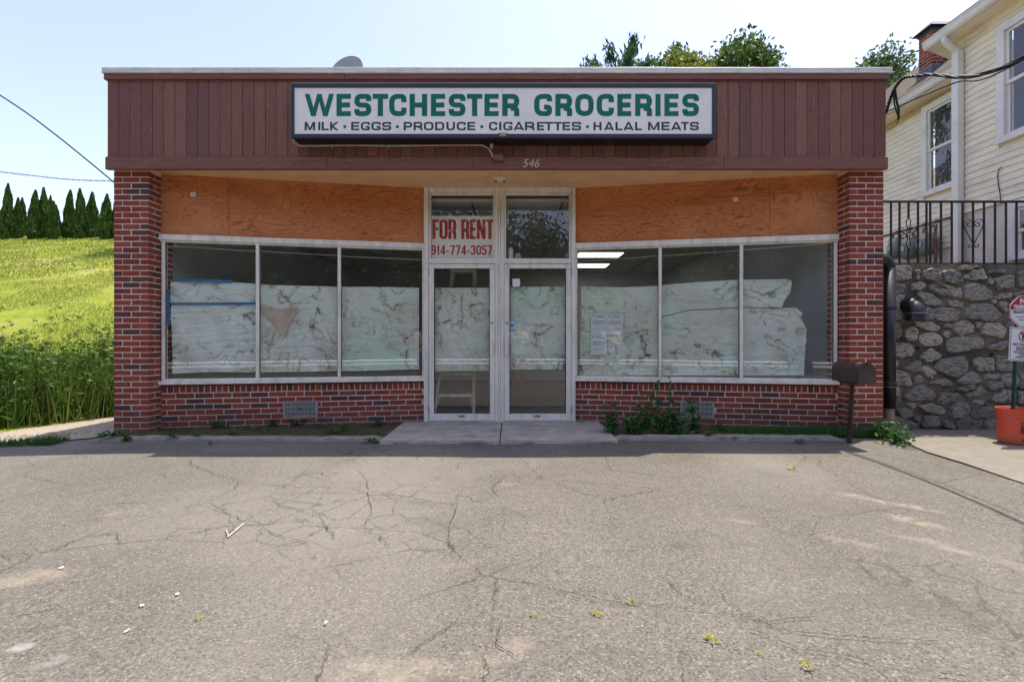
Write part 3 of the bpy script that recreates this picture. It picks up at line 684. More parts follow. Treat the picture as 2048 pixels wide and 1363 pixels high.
# plywood boards above the windows, window frames, panes
def window_side(x0,y0,x1,y1,mull,ply,side,labels):
    Mw, L = plan(x0,y0,x1,y1)
    fr = thing('window_frame', Mw @ Vector((L/2,0,ZS)), None, None); fr.parent = shop; fr.location = WL[fr.name]-WL[shop.name]
    xs = [0]+[vent_px(m,Mw,L,0,0) for m in ply]+[L]
    for a, b in zip(xs, xs[1:]):
        MB(Mw).cbox(a+.002,b-.002,.004+random.uniform(0,.004),.03,ZH+.002,SOFF-.002,.001).build('plywood_sheet', M['ply'], shop, origin=Mw @ Vector(((a+b)/2,0,ZH)))
    a = M['alu']; HH = .07
    MB(Mw).cbox(-.03,L+.0,-.038,.06,ZH-HH,ZH,.004).build('header', a, fr)
    MB(Mw).cbox(-.03,L,-.020,.05,ZH-HH-.02,ZH-HH-.001,.003).build('header_lip', a, fr)
    MB(Mw).cbox(-.03,L+.0,-.055,.10,ZS,ZS+.04,.004).build('sill', a, fr)
    MB(Mw).cbox(.012,L,-.015,.05,ZS+.041,ZS+.065,.003).build('sill_lip', a, fr)
    za, zb = ZS+.066, ZH-HH-.021
    ends = [(.012,.05),(L-.03,L-.002)] if side < 0 else [(.002,.03),(L-.05,L-.012)]
    for e0,e1 in ends: MB(Mw).cbox(e0,e1,-.018,.05,za,zb,.003).build('jamb', a, fr)
    ms = [vent_px(m,Mw,L,0,0) for m in mull]
    for m in ms: MB(Mw).cbox(m-.02,m+.02,-.026,.05,za,zb,.004).build('mullion', a, fr)
    cuts = [ends[0][1]]+ms+[ends[1][0]]
    for i,(p0,p1) in enumerate(zip(cuts,cuts[1:])):
        g0 = p0+(.02 if i else 0); g1 = p1-(.02 if i < len(cuts)-2 else 0)
        MB(Mw).add([(g0,.012,za),(g1,.012,za),(g1,.012,zb),(g0,.012,zb)],[(0,1,2,3)]).build('pane', M['glass_milky'] if (side > 0 and i == 2) else M['glass'], fr)
        dk = MB(Mw)
        for q in ((g0,g0+.006),(g1-.006,g1)): dk.box(q[0],q[1],-.004,.011,za,zb)
        dk.build('gasket', M['dark'], fr)
    return Mw, L
MWL, LL = window_side(WLx,WY,DL,DY,(516,679),(457,),-1,None)
MWR, LR = window_side(DR,DY,WRx+.01,WY,(1320,1482),(1540,),1,None)
for (Mx,L,px,py) in ((MWL,LL,386,388),(MWR,LR,1471,398)):
    x = vent_px(px,Mx,L,0,0); q = Mx @ Vector((x,0,0)); z = CZ+(681-py)*q.y/F
    s_ = MB(Mx).box(x-.028,x+.028,-.001,.0032,z-.024,z+.024).build('sticker', M['whitepaper'], shop)
    k = MB(Mx)
    for i in range(4): k.box(x-.017+i*.009,x-.012+i*.009,-.002,-.0012,z-.007,z+.006)
    k.build('sticker_print', M['ink'], s_)
# doors
def B(mb, x0,x1,z0,z1,y0,y1): return mb.cbox(x0,x1,y0,y1,z0,z1,.003)
ZD0 = .045; ZT = CZ+(681-527)*DY/F; ZTT = SOFF-.001
def dx(px): return (px-1024)*DY/F
def dz(py): return CZ+(681-py)*DY/F
fr = thing('door_frame', (XC,DY,ZD0), None, None); fr.parent = shop; fr.location = WL[fr.name]-WL[shop.name]
for a,b in ((849,858),(1142,1150)): B(MB(),dx(a),dx(b),ZD0,ZTT,DY-.055,DY+.06).build('jamb', M['alu2'], fr)
for a,b,d in ((990.5,997,.045),(997.3,1001,.052),(1001.3,1008,.045)): B(MB(),dx(a),dx(b),ZD0,ZTT-.001,DY-d,DY+.06).build('centre_post', M['alu2'], fr)
for a,b in ((858.2,990.3),(1008.2,1141.8)):
    B(MB(),dx(a),dx(b),dz(386),ZTT-.002,DY-.045,DY+.05).build('head', M['alu2'], fr)
    B(MB(),dx(a),dx(b),dz(527),dz(517),DY-.045,DY+.05).build('transom_bar', M['alu2'], fr)
    for q0,q1 in ((a,a+4),(b-4,b)): B(MB(),dx(q0),dx(q1),dz(516.8),dz(386.2),DY-.02,DY+.03).build('transom_stop', M['alu2'], fr)
    B(MB(),dx(a+4.2),dx(b-4.2),dz(390),dz(386.2),DY-.02,DY+.03).build('transom_stop', M['alu2'], fr)
    MB().add([(dx(a+4.2),DY+.01,dz(516.8)),(dx(b-4.2),DY+.01,dz(516.8)),(dx(b-4.2),DY+.01,dz(390.2)),(dx(a+4.2),DY+.01,dz(390.2))],[(0,1,2,3)]).build('transom_pane', M['glass'], fr)
for n_,(a,b,hx,hl) in enumerate(((858.6,990,984,-1),(1008.6,1141.6,1014,1))):
    d = thing('door', (dx((a+b)/2),DY,ZD0), None, None); d.parent = shop; d.location = WL[d.name]-WL[shop.name]
    sw_ = 10.2; y0,y1 = DY-.04,DY+.01
    B(MB(),dx(a),dx(a+sw_),ZD0+.008,dz(528),y0,y1).build('stile', M['alu2'], d); B(MB(),dx(b-sw_),dx(b),ZD0+.008,dz(528),y0,y1).build('stile', M['alu2'], d)
    B(MB(),dx(a+sw_+.2),dx(b-sw_-.2),dz(537),dz(528),y0,y1).build('top_rail', M['alu2'], d); B(MB(),dx(a+sw_+.2),dx(b-sw_-.2),ZD0+.008,dz(826),y0,y1).build('bottom_rail', M['alu2'], d)
    gx0,gx1,gz0,gz1 = dx(a+sw_+.2),dx(b-sw_-.2),dz(826),dz(537)
    MB().add([(gx0,DY-.008,gz0),(gx1,DY-.008,gz0),(gx1,DY-.008,gz1),(gx0,DY-.008,gz1)],[(0,1,2,3)]).build('pane', M['glass'], d)
    k = MB(); k.box(gx0,gx0+.008,DY-.03,DY-.0085,gz0,gz1); k.box(gx1-.008,gx1,DY-.03,DY-.0085,gz0,gz1); k.box(gx0+.008,gx1-.008,DY-.03,DY-.0085,gz1-.008,gz1); k.build('gasket', M['dark'], d)
    hz0, hz1 = dz(708), dz(680); X = dx(hx-1)
    h = MB(); h.cbox(X-.018,X+.018,DY-.085,DY-.065,hz0,hz1,.003); h.box(X-.012,X+.012,DY-.066,DY-.0405,hz0+.005,hz0+.035); h.box(X-.012,X+.012,DY-.066,DY-.0405,hz1-.035,hz1-.005)
    h.build('pull_handle', M['alu'], d)
    MB().lathe((X+.008,DY-.041,dz(645)),[(0,-.012),(.012,-.012),(.016,.0)],14,'y').build('lock', M['steel'], d)
    hxp = a-1 if n_ == 0 else b+1
    for zz in (545,818): MB().lathe((dx(hxp),DY-.048,dz(zz)),[(0,.055),(.009,.05),(.009,-.05),(0,-.055)],8).build('hinge', M['steel'], d)
    MB().box(dx((a+b)/2-6),dx((a+b)/2+6),DY-.0425,DY-.0402,dz(833),dz(828)).build('maker_plate', M['steel'], d)
MB().box(dx(849),dx(1150),DY-.06,DY+.08,.0,ZD0-.001).build('threshold', M['alu2'], shop)
# interior
M['wallin'] = simple('interior_white_wall', (.62,.63,.62), .8, .06, 2, .02); M['floorin'] = simple('interior_floor', (.16,.15,.14), .5, .15, 3, .02, .4)
it = MB(); it.box(XL+.23,XR-.23,DY+.12,15.1,.0,.04); it.build('floor', M['floorin'], shop)
MB().box(XL+.23,XR-.23,DY+.12,15.1,CZ+1.86,CZ+1.90).build('ceiling', simple('ceiling_tile', (.55,.55,.53), .85, .05, 3, .02), shop)
k = MB()
for x in np.arange(-4.2,4.2,1.22): k.box(x-.014,x+.014,DY+.13,15.0,CZ+1.853,CZ+1.8595)
k.build('ceiling_grid', simple('ceiling_bar', (.16,.15,.14), .6), shop)
k = MB(); k.box(XL+.2205,XL+.228,6.2,15.1,.04,CZ+1.859); k.box(XR-.228,XR-.2205,6.2,15.1,.04,CZ+1.859); k.box(XL+.23,XR-.23,13.4,13.5,.04,CZ+1.859)
k.build('inner_wall', M['wallin'], shop)
# ledges behind the shop windows
for Mx,L in ((MWL,LL),(MWR,LR)): MB(Mx).box(.02,L-.02,.101,.45,ZS-.02,ZS+.02).build('display_ledge', M['wallin'], shop)
t = NT('lit_ceiling_panel'); t.b.inputs['Emission Color'].default_value = (1,.98,.92,1); t.b.inputs['Emission Strength'].default_value = 1.6; M['lit'] = t.done(.5)
for y, lab in ((10.5,'lit white ceiling light panel nearest the shop window'),(12.0,'lit white ceiling light panel farther inside the shop')):
    l = thing('ceiling_light', (1.85,y,CZ+1.85), lab, 'light', 'ceiling lights inside the shop')
    MB().box(1.35,2.35,y-.32,y+.32,CZ+1.822,CZ+1.852).build('frame', M['alu'], l); MB().box(1.39,2.31,y-.28,y+.28,CZ+1.818,CZ+1.8215).build('diffuser', M['lit'], l)
# paper sheets behind the glass
def sheet(name, Mx, L, pts_top, pts_bot, mat, label, y=.05, cat='paper sheet', wr=.02, left=None, right=None):
    """outline in pixels; top and bottom polylines (px,py); left/right jag in px per row"""
    def loc(px,py):
        if Mx is None: return dx(px), dz(py)
        x = vent_px(px,Mx,L,0,0); q = Mx @ Vector((x,0,0)); return x, CZ+(681-py)*q.y/F
    def interp(pl, px):
        return np.interp(px, [a for a,_ in pl], [b for _,b in pl])
    nu, nv = 36, 24; V = []; ph = random.uniform(0,9)
    for j in range(nv+1):
        f = j/nv
        l0 = pts_top[0][0]*(1-f)+pts_bot[0][0]*f + (np.interp(f,*zip(*left)) if left else random.uniform(-.5,.5))
        r0 = pts_top[-1][0]*(1-f)+pts_bot[-1][0]*f + (np.interp(f,*zip(*right)) if right else random.uniform(-.5,.5))
        for i in range(nu+1):
            px = l0+(r0-l0)*i/nu; py = interp(pts_top,px)*(1-f)+interp(pts_bot,px)*f
            x,z = loc(px,py)
            yy = y+wr*(math.sin(x*9+z*6+ph)+.6*math.sin(x*4-z*17+ph*2)+.5*math.sin(x*23+z*11))*.5
            v = Vector((x,yy,z)); V.append(Mx @ v if Mx else Vector((x,DY+yy,z)))
    n = nu+1; Fc = [(j*n+i,(j+1)*n+i,(j+1)*n+i+1,j*n+i+1) for j in range(nv) for i in range(nu)]
    return props(obj(name,V,Fc,mat,smooth=True), label, cat, 'stained paper sheets covering the shop windows') if cat else obj(name,V,Fc,mat,smooth=True)
sheet('paper_sheet',MWL,LL,[(337,562),(460,563),(511,566)],[(337,604),(511,603)],PAPER[0],'narrow stained paper strip above the long blue tape in the leftmost pane')
sheet('paper_sheet',MWL,LL,[(339,606),(513,604)],[(340,747),(420,743),(513,744)],PAPER[0],'large brown-stained paper sheet below the long blue tape in the leftmost pane')
sheet('paper_sheet',MWL,LL,[(519,567),(600,570),(676,572)],[(519,744),(600,743),(676,741)],PAPER[1],'stained paper sheet with a torn brown fold in the middle pane left of the doors')
sheet('paper_sheet',MWL,LL,[(682,572),(838,573)],[(682,742),(838,738)],PAPER[2],'pale green stained paper sheet in the pane just left of the doors')
sheet('paper_sheet',MWR,LR,[(1161,571),(1240,573),(1317,570)],[(1160,751),(1317,750)],PAPER[3],'tan-green stained paper sheet in the pane just right of the doors',left=[(0,0),(.3,2),(.6,-1),(1,0)])
sheet('paper_sheet',MWR,LR,[(1322,569),(1400,562),(1478,558),(1588,556)],[(1322,632),(1380,618),(1478,613),(1577,613)],PAPER[4],'upper stained paper strip with a torn right edge in the right window',right=[(0,-14),(.08,-1),(.2,0),(.35,1),(.5,1),(.65,-4),(.8,-8),(1,-10)])
sheet('paper_sheet',MWR,LR,[(1322,634),(1380,620),(1478,615),(1604,614)],[(1322,750),(1480,750),(1612,750)],PAPER[4],'large lower stained paper sheet with a ragged right edge in the right window',y=.058,right=[(0,-8),(.08,4),(.12,0),(.25,6),(.33,11),(.42,9),(.5,10),(.52,7),(.7,4),(1,0)])
sheet('paper_sheet',None,0,[(869,574),(980,574)],[(867,742),(978,741)],PAPER[3],'stained paper sheet hung behind the left door')
sheet('paper_sheet',None,0,[(1021,572),(1131,572)],[(1021,739),(1131,738)],PAPER[2],'stained paper sheet hung behind the right door',right=[(0,0),(.55,0),(.6,-3),(.7,0),(1,0)])
def wp(Mx,L,px,py,y):
    if Mx is None: return Vector((dx(px),DY+y,dz(py)))
    x = vent_px(px,Mx,L,0,0); q = Mx @ Vector((x,0,0)); return Mx @ Vector((x,y,CZ+(681-py)*q.y/F))
def card(name, Mx, L, poly, y, mat, label, cat, group=None, parent=None, th=.002):
    a = [wp(Mx,L,px,py,y) for px,py in poly]; b = [wp(Mx,L,px,py,y+th) for px,py in poly]; n = len(a)
    o = obj(name, a+b, [tuple(range(n-1,-1,-1)), tuple(range(n,2*n))]+[(i,(i+1)%n,(i+1)%n+n,i+n) for i in range(n)], mat, parent)
    if o.data.polygons[0].normal.y > 0: o.data.flip_normals()
    return props(o,label,cat,group)
card('paper_fold',MWL,LL,[(520,607),(560,618),(597,612),(575,655),(567,676),(522,622)],.026,M['foldpaper'],'brown folded-over flap of torn paper in the left window','paper')
card('tape_strip',MWL,LL,[(338,604),(430,605),(512,603),(512,608),(430,609),(338,608)],.030,M['bluetape'],'long blue tape strip across the paper in the leftmost pane','tape')
card('tape_strip',MWL,LL,[(352,558),(400,557),(463,559.5),(463,565),(400,563),(352,561)],.030,M['bluetape'],'short blue tape strip along the top of the leftmost paper','tape')
card('tape_strip',MWL,LL,[(332,577),(337,576),(338,647),(332,648)],.030,M['bluetape'],'upright blue tape strip at the left jamb of the leftmost pane','tape')
card('tape_strip',None,0,[(1126,718),(1131,718),(1131,739),(1126,739)],.028,M['bluetape'],'small blue tape piece at the lower corner of the right door paper','tape')
card('tape_strip',MWR,LR,[(1160,730),(1164,729),(1165,742),(1160,743)],.028,M['bluetape'],'small blue tape piece low in the pane right of the doors','tape')
def notice(poly, lab, rows):
    o = card('notice',MWR,LR,poly,.0165,M['whitepaper'],lab,'notice','white notices taped inside the window right of the doors')
    x0,y0 = poly[0]; x1,y1 = poly[2]; w = x1-x0
    for i,(fy,f0,f1,h) in enumerate(rows):
        yy = y0+(y1-y0)*fy
        card('print_line',MWR,LR,[(x0+w*f0,yy),(x0+w*f1,yy),(x0+w*f1,yy+h),(x0+w*f0,yy+h)],.0155,M['ink'],None,None,None,o,.0005)
    q = wp(MWR,LR,x0+w*.14,y0+(y1-y0)*.09,.0158); MB().lathe(q,[(0,-.0006),(.011,-.0006),(.011,.0002)],12,'y').build('seal', M['ink'], o)
rw = [(.08,.3,.75,.7),(.14,.25,.85,1.0),(.32,.08,.92,.5),(.36,.08,.8,.5),(.41,.08,.92,.5),(.45,.08,.9,.5),(.50,.08,.6,.5),(.70,.08,.9,.4),(.80,.08,.5,.4)]
notice([(1182,627),(1214,627),(1214,668),(1182,668)],'left one of the two upper white printed notices',rw)
notice([(1214.6,627.5),(1246,628),(1246,669),(1214.6,668.5)],'right one of the two upper white printed notices',rw)
notice([(1182,668.6),(1213,668.6),(1213,709),(1182,709)],'lower white printed notice hung below the other two',rw)
card('door_sticker',None,0,[(1025,557),(1040,557),(1040,571),(1037,573),(1028,573),(1025,571)],-.0165,M['whitepaper'],'small blank white sticker high on the right door glass','sticker')
st = card('door_sticker',None,0,[(1019,643),(1029,643),(1029,657),(1019,657)],-.0165,simple('pale_blue_sticker',(.45,.62,.75),.5),'small pale blue round-print sticker near the right door lock','sticker')
MB().lathe(wp(None,0,1024,650,-.0172),[(0,-.0004),(.024,-.0004),(.024,.0003)],16,'y').build('sticker_print', simple('blue_print',(.06,.22,.42),.5), st)
# for-rent board
fr = thing('rent_board', (dx(925),DY+.05,dz(517)), 'white FOR RENT board with red phone number in the left transom', 'sign')
MB().box(dx(862.6),dx(989.6),DY+.03,DY+.036,dz(516.4),dz(430)).build('board', M['rentface'], fr)
l1 = MB(); xs_ = [(864,878),(878,895),(896,912),(922,938),(939,951),(953,971),(972,987)]
for ch,(a,b) in zip('FORRENT', xs_): letter(l1,ch,dx(a),dx(b),dz(476.5),dz(437),.041,.037,DY+.0294,.34)
fix_up(l1.build('lettering', M['red'], fr))
l1 = MB(); x = 861.6; wd = {'1':7.5,'-':8}
for ch in '914-774-3057':
    w = wd.get(ch,11.2); letter(l1,ch,dx(x),dx(x+w-1.6),dz(508),dz(489),.021,.020,DY+.0294,.36); x += w
fix_up(l1.build('phone_number', M['red'], fr))
# the lightbox sign
SY = 5.42; sX = lambda px: (px-1024)*SY/F; sZ = lambda py: CZ+(681-py)*SY/F
sg = thing('shop_sign', (sX(1006),SY,sZ(288)), 'long white lightbox sign reading WESTCHESTER GROCERIES above the shopfront', 'sign')
MB().box(sX(585),sX(1428),SY+.02,FY-.004,sZ(275.5),sZ(168.5)).build('cabinet', M['signbox'], sg)
a = (583,1430,167.5,276)
B(MB(),sX(583),sX(1430),sZ(175),sZ(167.5),SY-.012,SY+.0195).build('frame_rail', M['signframe'], sg); B(MB(),sX(583),sX(1430),sZ(276),sZ(268),SY-.012,SY+.0195).build('frame_rail', M['signframe'], sg)
B(MB(),sX(583),sX(589),sZ(267.9),sZ(175.1),SY-.012,SY+.0195).build('frame_stile', M['signframe'], sg); B(MB(),sX(1424),sX(1430),sZ(267.9),sZ(175.1),SY-.012,SY+.0195).build('frame_stile', M['signframe'], sg)
MB().box(sX(583),sX(1432),SY-.013,SY+.15,sZ(167.4),sZ(166.4)).build('top_strip', M['steel'], sg)
for a,b in ((589.1,1004.1),(1004.4,1423.9)): MB().box(sX(a),sX(b),SY,SY+.0195,sZ(267.8),sZ(175.2)).build('face', M['signface'], sg)
zx = lambda v: 580+v/4.7628; zx2 = lambda v: 1000+v/4.6545
L1 = [('W',140,420),('E',443,580),('S',613,775),('T',788,935),('C',945,1110),('H',1140,1307),('E',1342,1478),('S',1512,1672),('T',1685,1833),('E',1852,1988)]
L1b = [('R',22,180),('G',318,485),('R',515,672),('O',700,872),('C',900,1060),('E',1092,1222),('R',1258,1415),('I',1447,1495),('E',1530,1662),('S',1697,1852)]
def letters(lst, zf, z0, z1, wx, wy, r, mat):
    for ch,a,b in lst:
        l1 = MB(); letter(l1,ch,sX(zf(a)),sX(zf(b)),sZ(z0),sZ(z1),wx,wy,SY-.0012,r); fix_up(l1.build('letter', mat, sg, origin=(sX(zf((a+b)/2)),SY,sZ(z0))))
letters(L1,zx,232,187.5,.0575,.0545,.38,M['green']); letters(L1b,zx2,232,187.5,.0575,.0545,.38,M['green'])
L2 = [('M',140,240),('I',270,290),('L',302,368),('K',382,465),('E',583,660),('G',675,762),('G',775,865),('S',878,965),('P',1083,1165),('R',1178,1262),('O',1275,1367),('D',1382,1470),('U',1490,1572),('C',1588,1675),('E',1690,1765),('C',1895,1975)]
L2b = [('I',-8,12),('G',30,118),('A',125,225),('R',232,320),('E',345,411),('T',412,496),('T',500,577),('E',582,655),('S',668,755),('H',870,945),('A',968,1062),('L',1075,1140),('A',1148,1245),('L',1258,1320),('M',1378,1485),('E',1503,1580),('A',1590,1690),('T',1685,1757),('S',1768,1850)]
letters(L2,zx,260.3,243.6,.0232,.0185,.30,M['navy']); letters(L2b,zx2,260.3,243.6,.0232,.0185,.30,M['navy'])
for v,zf in ((522,zx),(1023,zx),(1828,zx),(815,zx2)): MB().lathe((sX(zf(v)),SY-.0008,sZ(253)),[(0,-.0006),(.0175,-.0006),(.0175,.0003)],16,'y').build('bullet_dot', M['green'], sg)
pl = MB().box(sX(997),sX(1015),SY-.016,SY-.0125,sZ(274),sZ(267)).build('maker_plate', M['signbox'], sg)
k = MB().box(sX(998),sX(1014),SY-.0172,SY-.0162,sZ(273.3),sZ(272.6)).box(sX(998),sX(1014),SY-.0172,SY-.0162,sZ(268.4),sZ(267.7)).box(sX(1000),sX(1012),SY-.0172,SY-.0162,sZ(271.4),sZ(269.6)); k.build('plate_print', M['cream'], pl)
# conduit under the sign with its junction box
cd = thing('electrical_conduit', P(985,312,FY-.04), 'cream conduit looping under the sign to a small box', 'conduit')
pth = [P(586,280,5.5),P(588,285,5.58),P(600,291,5.61),P(640,291,5.62),P(700,289.5,5.62),P(780,291,5.62),P(860,290,5.62),P(940,289,5.615),P(965,290,5.61),P(977,296,5.605),P(983,306,5.60),P(986,315,5.60)]
MB().tube(pth, .0105, 8).build('pipe', M['cream'], cd, smooth=True)
for px in (665,778): 
    q = P(px,290,5.62); MB().box(q.x-.006,q.x+.006,q.y-.014,q.y+.01,q.z-.03,q.z+.016).build('clip', M['cream'], cd)
q = P(997,315,FY-.06); MB().cbox(q.x-.055,q.x+.055,FY-.075,FY-.0285,q.z-.037,q.z+.037,.003).build('junction_box', M['boxpink'], cd)
q = P(983,288,5.6); fl = MB(); fl.lathe(q,[(.0,.03),(.024,.028),(.02,-.01),(.017,-.045),(0,-.047)],12); fl.box(q.x-.01,q.x+.055,q.y-.012,q.y+.02,q.z+.02,q.z+.034)
props(fl.build('floodlight', M['cream'], smooth=False), 'small cream lamp holder hanging under the middle of the sign', 'lamp')
# street number
vs, fs = text_mesh('546', .135, .0, .28, 'CENTER', .95)
q = P(1061,334,FY-.032)
o = obj('street_number', [(q.x+x,FY-.0325,q.z+z) for x,z in vs], fs, M['gold'], shop); fix_up(o)
# roof-top dish
dd = thing('satellite_dish', (-2.19,6.62,3.42), 'grey satellite dish poking above the coping on the roof', 'satellite dish')
D = Matrix.Translation(Vector((-2.19,6.55,4.655))) @ Matrix.Rotation(R(-14),4,'Z') @ Matrix.Rotation(R(75),4,'X')
d = MB(D); d.lathe((0,0,0),[(.0,-.05),(.10,-.045),(.18,-.025),(.235,0),(.242,.004),(.242,-.006),(.18,-.033),(.1,-.053),(0,-.058)],28)
d.build('reflector', simple('grey_dish_paint',(.30,.31,.33),.5), dd, smooth=True)
MB().tube([(-2.19,6.66,3.42),(-2.19,6.66,4.45),(-2.19,6.60,4.64)],.02,8).build('mast', M['steel'], dd)
MB(D).tube([(0,-.235,-.01),(0,-.235,.12),(0,-.2,.24)],.012,6).build('feed_arm', M['steel'], dd)
# step, edging, soil strips
st = thing('concrete_step', (XC+.02,5.8,0), 'worn concrete entrance slab in front of the double doors', 'step')
def slab(x0,x1,y0,y1,z,name,par,n=10):
    V=[];k=0
    top=[(x0+(x1-x0)*i/n, y0+random.uniform(-.012,.012), z+random.uniform(-.004,.002)) for i in range(n+1)]
    b=MB(); vs=top+[(x,y-.012,-.03) for x,y,_ in top]+[(x0,y1,z+.008),(x1,y1,z+.008)]
    m=n+1; fs=[tuple(range(0,m))+(2*m+1,2*m)]+[(i+m,i+1+m,i+1,i) for i in range(n)]+[(m,0,2*m),(n,2*m-1,2*m+1)]
    b.add(vs,fs); o=b.build(name,M['conc'],par); return o
slab(-1.40,-.135,5.25,DY-.062,.034,'slab',st); slab(-.122,1.125,5.26,DY-.062,.036,'slab',st)
for (x0,x1,lab) in ((-4.5,-1.41,'low concrete edging strip left of the entrance slab'),(1.135,3.62,'low concrete edging strip right of the entrance slab')):
    b = MB(); n = 26; vs = []
    for i in range(n+1):
        x = x0+(x1-x0)*i/n; j = random.uniform(-.012,.012); h = .034+random.uniform(-.009,.007)+(.012 if x>0 else 0)
        if i in (0,n): h -= .03
        vs += [(x,5.40+j,-.02),(x,5.415+j,h-.008),(x,5.43+j,h),(x,5.53,h+.002),(x,5.55,-.02)]
    b.add(vs,[(5*i+k,5*i+5+k,5*i+6+k,5*i+1+k) for i in range(n) for k in range(4)])
    props(b.build('concrete_edging',M['kerbc']),lab,'kerb')
b = MB(); b.add([(-4.6,5.545,.022),(-1.41,5.545,.022),(-1.41,6.5,.026),(-4.6,6.0,.026)],[(0,1,2,3)]); props(b.build('soil_strip',M['dirt']),kind='structure')
b = MB(); b.add([(1.135,5.545,.026),(4.3,5.545,.026),(4.3,6.0,.03),(1.135,6.5,.03)],[(0,1,2,3)]); props(b.build('soil_strip',M['dirt']),kind='structure')
# ------------------------------------------------------------------ stone retaining wall
SWY = 6.0
M['stone'] = None
t = NT('field_stone'); r = t.rand()
base = t.ramp(r, [(0,(.28,.255,.225)),(.25,(.38,.345,.295)),(.45,(.52,.455,.37)),(.65,(.44,.39,.32)),(.82,(.58,.51,.39)),(1,(.30,.275,.245))])
oi = t.new('ShaderNodeObjectInfo'); rot = t.new('ShaderNodeVectorRotate', rotation_type='Y_AXIS'); t.l.new(t.pos(), rot.inputs['Vector'])
t.l.new(t.math('MULTIPLY', t.math('SUBTRACT', oi.outputs['Random'], .5), 1.6), rot.inputs['Angle'])
v = t.mapped((1,1,3.2), src=rot.outputs[0]); n = t.noise(13, 7, .72, v, .8)
c = t.mix(t.ramp(n, [(.38,.92),(.52,0)]), base, (.055,.052,.053)); c = t.mix(t.ramp(n, [(.54,0),(.70,.85)]), c, (.48,.43,.37))
c = t.mix(t.ramp(t.noise(3, 4), [(.5,0),(.7,.4)]), c, (.28,.20,.12))
z = t.new('ShaderNodeSeparateXYZ'); t.l.new(t.pos(), z.inputs[0])
foot_dark = t.math('MULTIPLY', t.ramp(z.outputs[2], [(0,1),(.75,0)]), t.ramp(t.noise(2.3,4),[(.3,.35),(.65,.85)])); c = t.mix(foot_dark, c, (.085,.083,.075)); t.col(c)  # stones get darker towards the wall foot, broken up by noise
t.bump(n, .9, .03); M['stone'] = t.done(.85, .25)
t = NT('wall_mortar'); n = t.noise(10, 6, .7)
c = t.mix(t.ramp(n,[(.3,0),(.7,1)]), (.14,.12,.09), (.27,.235,.18)); c = t.mix(t.ramp(t.noise(1.6,4),[(.45,0),(.68,.8)]), c, (.06,.055,.045)); t.col(c); t.bump(t.noise(40,5,.7), .8, .02); M['wmortar'] = t.done(.95,.1)
wall = thing('stone_wall', (5.6,SWY+.1,0), 'grey fieldstone retaining wall beside the shop, below the iron railing', 'wall')
wm = MB(); nX, nZ = 46, 26; X0, X1, ZT2 = 4.36, 8.6, CZ+.935
vs = [(X0+(X1-X0)*i/nX, SWY+.055+random.uniform(-.014,.014), -.05+(ZT2+.05)*j/nZ) for j in range(nZ+1) for i in range(nX+1)]
fs = [(j*(nX+1)+i, j*(nX+1)+i+1, (j+1)*(nX+1)+i+1, (j+1)*(nX+1)+i) for j in range(nZ) for i in range(nX)]
wm.add(vs, fs); wm.add([(X0,SWY+.055,ZT2),(X1,SWY+.055,ZT2),(X1,SWY+.45,ZT2),(X0,SWY+.45,ZT2),(X0,SWY+.055,-.05),(X0,SWY+.45,-.05)],[(0,1,2,3),(4,0,3,5)])
wm.build('mortar', M['wmortar'], wall)
